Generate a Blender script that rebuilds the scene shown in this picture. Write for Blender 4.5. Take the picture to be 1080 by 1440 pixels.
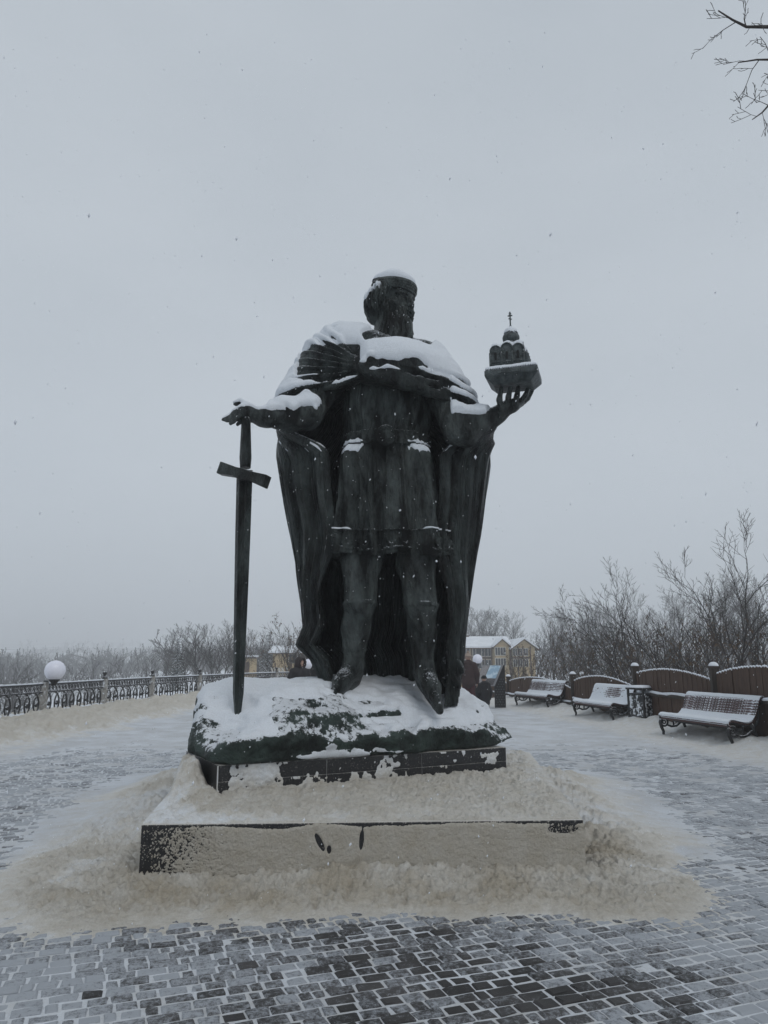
import bpy, math, random
import numpy as np
from mathutils import Vector, Matrix
from mathutils.bvhtree import BVHTree

for o in list(bpy.data.objects):
    bpy.data.objects.remove(o)
SC = bpy.context.scene
COL = SC.collection
random.seed(7)
RNG = np.random.default_rng(7)

# ------------------------------------------------------------------ camera
F_PX = 1040.0                       # focal length in pixels of a 1080 x 1440 frame
PITCH = math.atan(210 / F_PX)
CAM_Z = 1.6
cam_data = bpy.data.cameras.new('camera')
cam = bpy.data.objects.new('camera', cam_data)
COL.objects.link(cam)
cam.location = (0, 0, CAM_Z)
cam.rotation_euler = (math.pi / 2 + PITCH, 0, 0)
cam_data.sensor_fit = 'VERTICAL'
cam_data.sensor_height = 36.0
cam_data.lens = 36.0 * F_PX / 1440.0
cam_data.clip_start = 0.05
cam_data.clip_end = 9000
SC.camera = cam

# ------------------------------------------------------------------ world: overcast sky over a Nishita base
SUN_EL, SUN_AZ = math.radians(50), math.radians(146)
world = bpy.data.worlds.new('World')
SC.world = world
world.use_nodes = True
wn = world.node_tree
wn.nodes.clear()
w_out = wn.nodes.new('ShaderNodeOutputWorld')
w_bg = wn.nodes.new('ShaderNodeBackground')
w_bg.inputs['Strength'].default_value = 0.1
sky = wn.nodes.new('ShaderNodeTexSky')
sky.sky_type = 'NISHITA'
sky.sun_disc = False
sky.sun_elevation = SUN_EL
sky.sun_rotation = SUN_AZ
sky.air_density = 1.0
sky.dust_density = 4.0
tc = wn.nodes.new('ShaderNodeTexCoord')
mp = wn.nodes.new('ShaderNodeMapping')
mp.inputs['Scale'].default_value = (1.0, 1.0, 2.2)
nz = wn.nodes.new('ShaderNodeTexNoise')
nz.inputs['Scale'].default_value = 1.7
nz.inputs['Detail'].default_value = 5
nz.inputs['Roughness'].default_value = 0.5
cr = wn.nodes.new('ShaderNodeValToRGB')
cr.color_ramp.elements[0].position = 0.3
cr.color_ramp.elements[0].color = (4.75, 5.25, 5.75, 1)
cr.color_ramp.elements[1].position = 0.72
cr.color_ramp.elements[1].color = (5.55, 6.05, 6.55, 1)
mx = wn.nodes.new('ShaderNodeMix')
mx.data_type = 'RGBA'
mx.inputs['Factor'].default_value = 0.93
wn.links.new(tc.outputs['Generated'], mp.inputs['Vector'])
wn.links.new(mp.outputs['Vector'], nz.inputs['Vector'])
wn.links.new(nz.outputs['Fac'], cr.inputs['Fac'])
wn.links.new(sky.outputs['Color'], mx.inputs['A'])
wn.links.new(cr.outputs['Color'], mx.inputs['B'])
wn.links.new(mx.outputs['Result'], w_bg.inputs['Color'])
wn.links.new(w_bg.outputs['Background'], w_out.inputs['Surface'])

# ------------------------------------------------------------------ sun behind the cloud deck
sun_data = bpy.data.lights.new('sun', 'SUN')
sun_data.energy = 0.7
sun_data.angle = math.radians(30)
sun_data.color = (1.0, 0.97, 0.93)
sun = bpy.data.objects.new('sun', sun_data)
COL.objects.link(sun)
# azimuth measured like the sky's sun_rotation (clockwise from +Y)
sdir = Vector((math.sin(SUN_AZ) * math.cos(SUN_EL), math.cos(SUN_AZ) * math.cos(SUN_EL), math.sin(SUN_EL)))
sun.rotation_euler = sdir.to_track_quat('Z', 'Y').to_euler()

SC.view_settings.view_transform = 'Standard'
SC.view_settings.look = 'None'
SC.view_settings.exposure = 0.0
SC.view_settings.gamma = 1.0
SC.view_settings.use_curve_mapping = False
SC.render.engine = 'CYCLES'
SC.cycles.use_denoising = True
SC.cycles.max_bounces = 8
SC.cycles.diffuse_bounces = 3
SC.cycles.glossy_bounces = 2
SC.cycles.transparent_max_bounces = 8
SC.cycles.volume_bounces = 4
SC.cycles.use_adaptive_sampling = True

# ------------------------------------------------------------------ measuring: a pixel of the photograph at a known distance or height
def ray(px, py):
    u = (px - 540) / F_PX
    v = (720 - py) / F_PX
    return np.array((u, math.cos(PITCH) - v * math.sin(PITCH), math.sin(PITCH) + v * math.cos(PITCH)))

def P(px, py, y):
    d = ray(px, py)
    return np.array((0, 0, CAM_Z)) + d * (y / d[1])

def PZ(px, py, z):
    d = ray(px, py)
    return np.array((0, 0, CAM_Z)) + d * ((z - CAM_Z) / d[2])

# ------------------------------------------------------------------ noise
def _hash(i, j, k, seed):
    h = (i.astype(np.uint32) * np.uint32(374761393) + j.astype(np.uint32) * np.uint32(668265263)
         + k.astype(np.uint32) * np.uint32(2147483647) + np.uint32((seed * 974711 + 13) & 0xffffffff))
    h = (h ^ (h >> np.uint32(13))) * np.uint32(1274126177)
    h = (h ^ (h >> np.uint32(16))) * np.uint32(2246822519)
    h = h ^ (h >> np.uint32(15))
    return h.astype(np.float32) * np.float32(1.0 / 4294967295.0)

def vnoise(x, y, z=0.0, seed=0):
    x, y, z = np.broadcast_arrays(np.asarray(x, np.float32), np.asarray(y, np.float32), np.asarray(z, np.float32))
    xi, yi, zi = np.floor(x), np.floor(y), np.floor(z)
    fx, fy, fz = x - xi, y - yi, z - zi
    xi, yi, zi = xi.astype(np.int64), yi.astype(np.int64), zi.astype(np.int64)
    fx = fx * fx * (3 - 2 * fx); fy = fy * fy * (3 - 2 * fy); fz = fz * fz * (3 - 2 * fz)
    r = 0
    for a in (0, 1):
        wx = fx if a else 1 - fx
        for b in (0, 1):
            wy = fy if b else 1 - fy
            for c in (0, 1):
                wz = fz if c else 1 - fz
                r = r + _hash(xi + a, yi + b, zi + c, seed) * wx * wy * wz
    return r * 2 - 1            # -1 .. 1

def fbm(x, y, z=0.0, octaves=4, seed=0, gain=0.5):
    s, amp, tot = 0, 1.0, 0
    x = np.asarray(x, np.float32); y = np.asarray(y, np.float32); z = np.asarray(z, np.float32)
    for o in range(octaves):
        s = s + amp * vnoise(x * 2 ** o + 17.3 * o, y * 2 ** o + 5.1 * o, z * 2 ** o + 9.7 * o, seed + o)
        tot += amp
        amp *= gain
    return s / tot

def sstep(a, b, x):
    t = np.clip((np.asarray(x, np.float64) - a) / (b - a), 0, 1)
    return t * t * (3 - 2 * t)

# ------------------------------------------------------------------ objects
def tag(o, label=None, cat=None, group=None, kind=None):
    if label: o['label'] = label
    if cat: o['category'] = cat
    if group: o['group'] = group
    if kind: o['kind'] = kind
    return o

def empty(name, loc=(0, 0, 0), rz=0.0, parent=None):
    o = bpy.data.objects.new(name, None)
    o.empty_display_size = 0.2
    COL.objects.link(o)
    o.location = loc
    o.rotation_euler = (0, 0, rz)
    if parent: o.parent = parent
    return o

def np_mesh(name, V, faces, mat=None, smooth=True, attr=None):
    """V (n,3), faces: an (m,k) array or a list of arrays of different k."""
    me = bpy.data.meshes.new(name)
    V = np.asarray(V, np.float32)
    if isinstance(faces, np.ndarray): faces = [faces]
    faces = [np.asarray(f, np.int32) for f in faces if len(f)]
    nl = sum(f.size for f in faces); nf = sum(len(f) for f in faces)
    me.vertices.add(len(V)); me.vertices.foreach_set('co', V.ravel())
    me.loops.add(nl); me.polygons.add(nf)
    me.loops.foreach_set('vertex_index', np.concatenate([f.ravel() for f in faces]))
    tot = np.concatenate([np.full(len(f), f.shape[1], np.int32) for f in faces])
    st = np.concatenate(([0], np.cumsum(tot)[:-1])).astype(np.int32)
    me.polygons.foreach_set('loop_start', st)
    me.polygons.foreach_set('loop_total', tot)
    me.polygons.foreach_set('use_smooth', np.full(nf, bool(smooth)))
    me.update(calc_edges=True)
    me.validate()
    if attr:
        for k, v in attr.items():
            a = me.attributes.new(k, 'FLOAT', 'POINT')
            a.data.foreach_set('value', np.asarray(v, np.float32))
    if mat: me.materials.append(mat)
    return me

def link(name, me, parent=None, loc=None):
    o = bpy.data.objects.new(name, me)
    COL.objects.link(o)
    if parent: o.parent = parent
    if loc is not None: o.location = loc
    return o

class MB:
    """collects simple shapes into one mesh"""
    def __init__(s): s.V = []; s.Fq = []; s.Ft = []; s.Fn = []
    def n(s): return len(s.V)
    def box(s, c, size, M=None):
        b = len(s.V)
        hx, hy, hz = size[0] / 2, size[1] / 2, size[2] / 2
        for x, y, z in ((-1,-1,-1),(1,-1,-1),(1,1,-1),(-1,1,-1),(-1,-1,1),(1,-1,1),(1,1,1),(-1,1,1)):
            p = Vector((x * hx, y * hy, z * hz))
            if M is not None: p = M @ p
            s.V.append((p.x + c[0], p.y + c[1], p.z + c[2]))
        for f in ((0,3,2,1),(4,5,6,7),(0,1,5,4),(1,2,6,5),(2,3,7,6),(3,0,4,7)):
            s.Fq.append([b + i for i in f])
        return s
    def tube(s, pts, radii, seg=6, caps=True):
        pts = [Vector(p) for p in pts]
        if isinstance(radii, (int, float)): radii = [radii] * len(pts)
        b = len(s.V)
        up = None
        for i, p in enumerate(pts):
            d = (pts[min(i + 1, len(pts) - 1)] - pts[max(i - 1, 0)])
            d = d.normalized() if d.length > 1e-9 else Vector((0, 0, 1))
            if up is None:
                up = Vector((0, 0, 1)) if abs(d.z) < 0.9 else Vector((1, 0, 0))
            a = d.cross(up)
            if a.length < 1e-6: a = d.orthogonal()
            a.normalize(); u = a.cross(d).normalized(); up = u
            for k in range(seg):
                t = 2 * math.pi * k / seg
                q = p + (a * math.cos(t) + u * math.sin(t)) * radii[i]
                s.V.append((q.x, q.y, q.z))
        for i in range(len(pts) - 1):
            for k in range(seg):
                k2 = (k + 1) % seg
                s.Fq.append([b + i * seg + k, b + i * seg + k2, b + (i + 1) * seg + k2, b + (i + 1) * seg + k])
        if caps:
            s.Fn.append([b + k for k in range(seg)][::-1])
            e = b + (len(pts) - 1) * seg
            s.Fn.append([e + k for k in range(seg)])
        return s
    def lathe(s, prof, c=(0, 0, 0), seg=16, sx=1.0, sy=1.0, M=None):
        b = len(s.V)
        for r, z in prof:
            for k in range(seg):
                t = 2 * math.pi * k / seg
                p = Vector((r * math.cos(t) * sx, r * math.sin(t) * sy, z))
                if M is not None: p = M @ p
                s.V.append((p.x + c[0], p.y + c[1], p.z + c[2]))
        for i in range(len(prof) - 1):
            for k in range(seg):
                k2 = (k + 1) % seg
                s.Fq.append([b + i * seg + k, b + i * seg + k2, b + (i + 1) * seg + k2, b + (i + 1) * seg + k])
        s.Fn.append([b + k for k in range(seg)][::-1])
        e = b + (len(prof) - 1) * seg
        s.Fn.append([e + k for k in range(seg)])
        return s
    def prism(s, poly, M, depth):
        """polygon (x,y) pushed along its own z by depth (centred), placed by M"""
        b = len(s.V); n = len(poly)
        for z in (-depth / 2, depth / 2):
            for x, y in poly:
                p = M @ Vector((x, y, z)); s.V.append((p.x, p.y, p.z))
        s.Fn.append([b + i for i in range(n)][::-1]); s.Fn.append([b + n + i for i in range(n)])
        for i in range(n):
            j = (i + 1) % n
            s.Fq.append([b + i, b + j, b + n + j, b + n + i])
        return s
    def mesh(s, name, mat=None, smooth=False, bevel=0.0):
        me = bpy.data.meshes.new(name)
        me.from_pydata(s.V, [], s.Fq + s.Ft + s.Fn)
        if bevel:
            import bmesh
            bm = bmesh.new(); bm.from_mesh(me)
            es = [e for e in bm.edges if len(e.link_faces) == 2 and e.calc_face_angle(0) > 0.6]
            bmesh.ops.bevel(bm, geom=es, offset=bevel, segments=2, profile=0.6, affect='EDGES')
            bm.to_mesh(me); bm.free()
        if smooth: me.polygons.foreach_set('use_smooth', [True] * len(me.polygons))
        if mat: me.materials.append(mat)
        me.update()
        return me
    def obj(s, name, mat=None, parent=None, smooth=False, bevel=0.0, loc=None):
        return link(name, s.mesh(name, mat, smooth, bevel), parent, loc)

# ------------------------------------------------------------------ materials
MATS = {}
def nd(nt, t, **kw):
    n = nt.nodes.new(t)
    for k, v in kw.items():
        if k in n.inputs: n.inputs[k].default_value = v
        else: setattr(n, k, v)
    return n

def base_mat(name):
    m = bpy.data.materials.new(name)
    m.use_nodes = True
    nt = m.node_tree
    return m, nt, nt.nodes['Principled BSDF']

def noise_mat(name, c1, c2, rough=0.8, scale=8.0, stretch=(1, 1, 1), bump=0.0, bscale=None, metallic=0.0, spec=0.5, detail=5,
              dust=None, dust_amt=0.0, dust_scale=14.0, dust_col=(0.72, 0.75, 0.79), bdist=0.02, lo=0.35, hi=0.65):
    """two-tone procedural noise colour with bump; dust = a scatter of snow grains frozen on (mask by noise, more on top faces)"""
    m, nt, bs = base_mat(name)
    L = nt.links.new
    tcn = nd(nt, 'ShaderNodeTexCoord'); mpn = nd(nt, 'ShaderNodeMapping')
    mpn.inputs['Scale'].default_value = stretch
    L(tcn.outputs['Object'], mpn.inputs['Vector'])
    n1 = nd(nt, 'ShaderNodeTexNoise', Scale=scale, Detail=detail, Roughness=0.6)
    L(mpn.outputs['Vector'], n1.inputs['Vector'])
    r = nd(nt, 'ShaderNodeValToRGB')
    r.color_ramp.elements[0].position = lo; r.color_ramp.elements[0].color = (*c1, 1)
    r.color_ramp.elements[1].position = hi; r.color_ramp.elements[1].color = (*c2, 1)
    L(n1.outputs['Fac'], r.inputs['Fac'])
    out = r.outputs['Color']
    if dust:
        n3 = nd(nt, 'ShaderNodeTexNoise', Scale=dust_scale, Detail=8, Roughness=0.75)
        L(tcn.outputs['Object'], n3.inputs['Vector'])
        geo = nd(nt, 'ShaderNodeNewGeometry'); sep = nd(nt, 'ShaderNodeSeparateXYZ')
        L(geo.outputs['Normal'], sep.inputs['Vector'])
        ma = nd(nt, 'ShaderNodeMath', operation='MULTIPLY_ADD'); ma.inputs[1].default_value = dust; 
        L(sep.outputs['Z'], ma.inputs[0]); L(n3.outputs['Fac'], ma.inputs[2])
        r3 = nd(nt, 'ShaderNodeMapRange'); r3.inputs['From Min'].default_value = 1 - dust_amt; r3.inputs['From Max'].default_value = 1.06 - dust_amt
        L(ma.outputs['Value'], r3.inputs['Value'])
        mxn = nd(nt, 'ShaderNodeMix', data_type='RGBA'); mxn.inputs['B'].default_value = (*dust_col, 1)
        L(r3.outputs['Result'], mxn.inputs['Factor']); L(out, mxn.inputs['A'])
        out = mxn.outputs['Result']
    L(out, bs.inputs['Base Color'])
    bs.inputs['Roughness'].default_value = rough
    bs.inputs['Metallic'].default_value = metallic
    bs.inputs['Specular IOR Level'].default_value = spec
    if bump:
        n2 = nd(nt, 'ShaderNodeTexNoise', Scale=bscale or scale * 3, Detail=6, Roughness=0.65)
        L(mpn.outputs['Vector'], n2.inputs['Vector'])
        bp = nd(nt, 'ShaderNodeBump', Strength=bump, Distance=bdist)
        L(n2.outputs['Fac'], bp.inputs['Height']); L(bp.outputs['Normal'], bs.inputs['Normal'])
    MATS[name] = m
    return m

def snow_mat():
    """snow; the vertex attribute 'sand' (0..1) is how much grit has been trodden or blown into it"""
    m, nt, bs = base_mat('snow')
    L = nt.links.new
    tcn = nd(nt, 'ShaderNodeTexCoord')
    at = nd(nt, 'ShaderNodeAttribute', attribute_name='sand')
    n1 = nd(nt, 'ShaderNodeTexNoise', Scale=7.0, Detail=9, Roughness=0.72)
    n2 = nd(nt, 'ShaderNodeTexNoise', Scale=85.0, Detail=4, Roughness=0.7)
    L(tcn.outputs['Object'], n1.inputs['Vector']); L(tcn.outputs['Object'], n2.inputs['Vector'])
    mul = nd(nt, 'ShaderNodeMath', operation='MULTIPLY_ADD'); mul.inputs[1].default_value = 0.9; mul.inputs[2].default_value = -0.45
    L(n1.outputs['Fac'], mul.inputs[0])
    add = nd(nt, 'ShaderNodeMath', operation='ADD', use_clamp=True)
    L(at.outputs['Fac'], add.inputs[0]); L(mul.outputs['Value'], add.inputs[1])
    gate = nd(nt, 'ShaderNodeMath', operation='MULTIPLY', use_clamp=True)
    sm = nd(nt, 'ShaderNodeMapRange'); sm.inputs['From Min'].default_value = 0.0; sm.inputs['From Max'].default_value = 0.12
    L(at.outputs['Fac'], sm.inputs['Value'])
    L(add.outputs['Value'], gate.inputs[0]); L(sm.outputs['Result'], gate.inputs[1])
    r = nd(nt, 'ShaderNodeValToRGB')
    e = r.color_ramp.elements
    e[0].position = 0.0; e[0].color = (0.74, 0.78, 0.83, 1)
    e[1].position = 1.0; e[1].color = (0.45, 0.405, 0.33, 1)
    k = r.color_ramp.elements.new(0.45); k.color = (0.60, 0.58, 0.535, 1)
    L(gate.outputs['Value'], r.inputs['Fac'])
    mm = nd(nt, 'ShaderNodeMix', data_type='RGBA', blend_type='MULTIPLY'); mm.inputs['Factor'].default_value = 0.5
    r2 = nd(nt, 'ShaderNodeValToRGB'); r2.color_ramp.elements[0].position = 0.3; r2.color_ramp.elements[0].color = (0.68, 0.67, 0.65, 1); r2.color_ramp.elements[1].position = 0.6
    L(n2.outputs['Fac'], r2.inputs['Fac'])
    L(r.outputs['Color'], mm.inputs['A']); L(r2.outputs['Color'], mm.inputs['B'])
    wr_ = nd(nt, 'ShaderNodeAttribute', attribute_name='wear')
    wm = nd(nt, 'ShaderNodeMix', data_type='RGBA', blend_type='MULTIPLY'); wm.inputs['B'].default_value = (0.50, 0.505, 0.52, 1)
    L(wr_.outputs['Fac'], wm.inputs['Factor']); L(mm.outputs['Result'], wm.inputs['A'])
    L(wm.outputs['Result'], bs.inputs['Base Color'])
    bs.inputs['Roughness'].default_value = 0.85
    bs.inputs['Specular IOR Level'].default_value = 0.25
    bp = nd(nt, 'ShaderNodeBump', Strength=0.6, Distance=0.014)
    L(n2.outputs['Fac'], bp.inputs['Height'])
    n4 = nd(nt, 'ShaderNodeTexNoise', Scale=26.0, Detail=7, Roughness=0.7); L(tcn.outputs['Object'], n4.inputs['Vector'])
    ms_ = nd(nt, 'ShaderNodeMath', operation='MULTIPLY_ADD', use_clamp=True); ms_.inputs[1].default_value = 1.5; ms_.inputs[2].default_value = 0.12; L(at.outputs['Fac'], ms_.inputs[0])
    bp2 = nd(nt, 'ShaderNodeBump', Distance=0.020); L(ms_.outputs['Value'], bp2.inputs['Strength'])
    L(n4.outputs['Fac'], bp2.inputs['Height']); L(bp.outputs['Normal'], bp2.inputs['Normal']); L(bp2.outputs['Normal'], bs.inputs['Normal'])
    return m
def flake_mat():
    m, nt, bs = base_mat('snowflake')
    bs.inputs['Base Color'].default_value = (.92, .94, .97, 1); bs.inputs['Roughness'].default_value = .9
    tr_ = nd(nt, 'ShaderNodeBsdfTranslucent'); tr_.inputs['Color'].default_value = (.95, .97, 1, 1)
    mx_ = nd(nt, 'ShaderNodeMixShader'); mx_.inputs['Fac'].default_value = .6
    nt.links.new(bs.outputs['BSDF'], mx_.inputs[1]); nt.links.new(tr_.outputs['BSDF'], mx_.inputs[2])
    nt.links.new(mx_.outputs['Shader'], nt.nodes['Material Output'].inputs['Surface'])
    return m
FLAKE = flake_mat()
SNOW = snow_mat()

BRONZE = noise_mat('dark_bronze', (0.003, 0.0042, 0.0045), (0.075, 0.094, 0.091), rough=0.28, scale=5.0, stretch=(1, 1, 0.35), bump=1.0, bscale=30, bdist=0.10, detail=10, lo=.40, hi=.70,
                   metallic=0.3, spec=0.5, dust=0.42, dust_amt=0.205, dust_scale=42)
BRONZE_ROCK = noise_mat('rock_bronze', (0.008, 0.0125, 0.0115), (0.048, 0.072, 0.063), rough=0.55, scale=4.0, bump=1.0, bscale=18, bdist=0.04,
                        metallic=0.2, spec=0.4, dust=0.30, dust_amt=0.33, dust_scale=16)
FIGURE = noise_mat('lit_bronze', (0.004, 0.0053, 0.0056), (0.118, 0.140, 0.136), rough=0.27, scale=6.0, stretch=(1, 1, 0.35), bump=1.0, bscale=32, bdist=0.09, metallic=.3, detail=10, lo=.38, hi=.68, dust=.42, dust_amt=.195, dust_scale=42)  # lighter copy of the cape's bronze; light on the figure put into its colour
CHURCH = noise_mat('skylit_grey_green_bronze', (0.020, 0.026, 0.028), (0.110, 0.135, 0.138), rough=0.45, scale=14.0, bump=.7, bscale=60, bdist=.03, metallic=.2, detail=9, lo=.36, hi=.7, dust=.42, dust_amt=.22, dust_scale=45)  # skylight on the model church put into its colour, lighter than the cape
GRANITE = noise_mat('black_granite', (0.008, 0.008, 0.009), (0.022, 0.022, 0.024), rough=0.3, scale=60, bump=0.1, dust=0.25, dust_amt=0.40, dust_scale=70,
                    dust_col=(0.5, 0.48, 0.44))

# ------------------------------------------------------------------ sculpting field (signed distances on a grid, meshed with openvdb)
import openvdb
class Field:
    def __init__(s, lo, hi, h):
        s.lo = np.array(lo, np.float64); s.h = h
        s.n = np.ceil((np.array(hi) - s.lo) / h).astype(int) + 1
        s.f = np.full(s.n, 0.5, np.float32)
    def _sl(s, lo, hi, pad):
        a = np.clip(np.floor((np.minimum(lo, hi) - pad - s.lo) / s.h).astype(int), 0, s.n)
        b = np.clip(np.ceil((np.maximum(lo, hi) + pad - s.lo) / s.h).astype(int) + 1, 0, s.n)
        ax = [(s.lo[i] + np.arange(a[i], b[i]) * s.h).astype(np.float32) for i in range(3)]
        return (slice(a[0], b[0]), slice(a[1], b[1]), slice(a[2], b[2])), ax[0][:, None, None], ax[1][None, :, None], ax[2][None, None, :]
    def op(s, fn, lo, hi, k=0.03, mode='u', pad=None):
        lo = np.array(lo, float); hi = np.array(hi, float)
        sl, X, Y, Z = s._sl(lo, hi, k + 3 * s.h if pad is None else pad)
        a = s.f[sl]
        if a.size == 0: return
        d = fn(X, Y, Z).astype(np.float32)
        k = max(k, 1e-4)
        if mode == 'u':
            t = np.clip(0.5 + 0.5 * (a - d) / k, 0, 1)
            s.f[sl] = a * (1 - t) + d * t - k * t * (1 - t)
        else:
            d = -d
            t = np.clip(0.5 + 0.5 * (d - a) / k, 0, 1)
            s.f[sl] = a * (1 - t) + d * t + k * t * (1 - t)
    def cap(s, a, b, ra, rb=None, k=0.03, mode='u', disp=None, flat=None):
        a = np.array(a, float); b = np.array(b, float); rb = ra if rb is None else rb
        ab = b - a; L2 = max(ab @ ab, 1e-9)
        def fn(X, Y, Z):
            t = np.clip(((X - a[0]) * ab[0] + (Y - a[1]) * ab[1] + (Z - a[2]) * ab[2]) / L2, 0, 1)
            dx, dy, dz = X - a[0] - t * ab[0], Y - a[1] - t * ab[1], Z - a[2] - t * ab[2]
            d = np.sqrt(dx * dx + dy * dy + dz * dz) - (ra + (rb - ra) * t)
            if disp is not None: d = d + disp(X, Y, Z)
            return d
        r = max(ra, rb) + (0.06 if disp is not None else 0)
        s.op(fn, np.minimum(a, b) - r, np.maximum(a, b) + r, k, mode)
    def chain(s, pts, rs, k=0.03, mode='u', disp=None):
        for i in range(len(pts) - 1): s.cap(pts[i], pts[i + 1], rs[i], rs[i + 1], k, mode, disp)
    def ell(s, c, r, R=None, k=0.03, mode='u', disp=None):
        c = np.array(c, float); r = np.array(r, float)
        R = np.eye(3) if R is None else np.array(R, float)       # columns = local axes in the world
        def fn(X, Y, Z):
            x, y, z = X - c[0], Y - c[1], Z - c[2]
            lx = x * R[0, 0] + y * R[1, 0] + z * R[2, 0]
            ly = x * R[0, 1] + y * R[1, 1] + z * R[2, 1]
            lz = x * R[0, 2] + y * R[1, 2] + z * R[2, 2]
            k0 = np.sqrt((lx / r[0]) ** 2 + (ly / r[1]) ** 2 + (lz / r[2]) ** 2)
            k1 = np.sqrt((lx / r[0] ** 2) ** 2 + (ly / r[1] ** 2) ** 2 + (lz / r[2] ** 2) ** 2) + 1e-6
            k0 = np.maximum(k0, 1e-3); k1 = np.maximum(k1, 1e-3)
            d = k0 * (k0 - 1) / k1
            if disp is not None: d = d + disp(X, Y, Z)
            return d
        ext = np.sqrt(((R * r) ** 2).sum(1)) + (0.06 if disp is not None else 0)
        s.op(fn, c - ext, c + ext, k, mode)
    def mesh(s):
        s.f[0] = s.f[-1] = 0.5; s.f[:, 0] = s.f[:, -1] = 0.5; s.f[:, :, 0] = s.f[:, :, -1] = 0.5
        g = openvdb.FloatGrid(0.5)
        g.copyFromArray(s.f)
        V, Q = g.convertToQuads(0.0)
        return V.astype(np.float64) * s.h + s.lo, Q.astype(np.int32)

def vnormals(V, Q):
    a, b, c, d = (V[Q[:, i]] for i in range(4))
    n = np.cross(c - a, d - b)
    N = np.zeros_like(V)
    for i in range(4): np.add.at(N, Q[:, i], n)
    return N / (np.linalg.norm(N, axis=1, keepdims=True) + 1e-12)

def smooth_mesh(V, Q, it=2, lam=0.5):
    """Laplacian smoothing over quad edges, against voxel stair-steps"""
    e = np.concatenate([Q[:, [0, 1]], Q[:, [1, 2]], Q[:, [2, 3]], Q[:, [3, 0]]])
    e = np.concatenate([e, e[:, ::-1]])
    cnt = np.bincount(e[:, 0], minlength=len(V)).astype(float)[:, None] + 1e-9
    for _ in range(it):
        A = np.stack([np.bincount(e[:, 0], V[e[:, 1], i], minlength=len(V)) for i in range(3)], 1) / cnt
        V = V + lam * (A - V)
    return V

def grid_faces(nu, nv, closed_u=False):
    i = np.arange(nu if closed_u else nu - 1)[:, None]; j = np.arange(nv - 1)[None, :]
    a = i * nv + j; b = ((i + 1) % nu) * nv + j
    return np.stack([a, b, b + 1, a + 1], -1).reshape(-1, 4)

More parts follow.
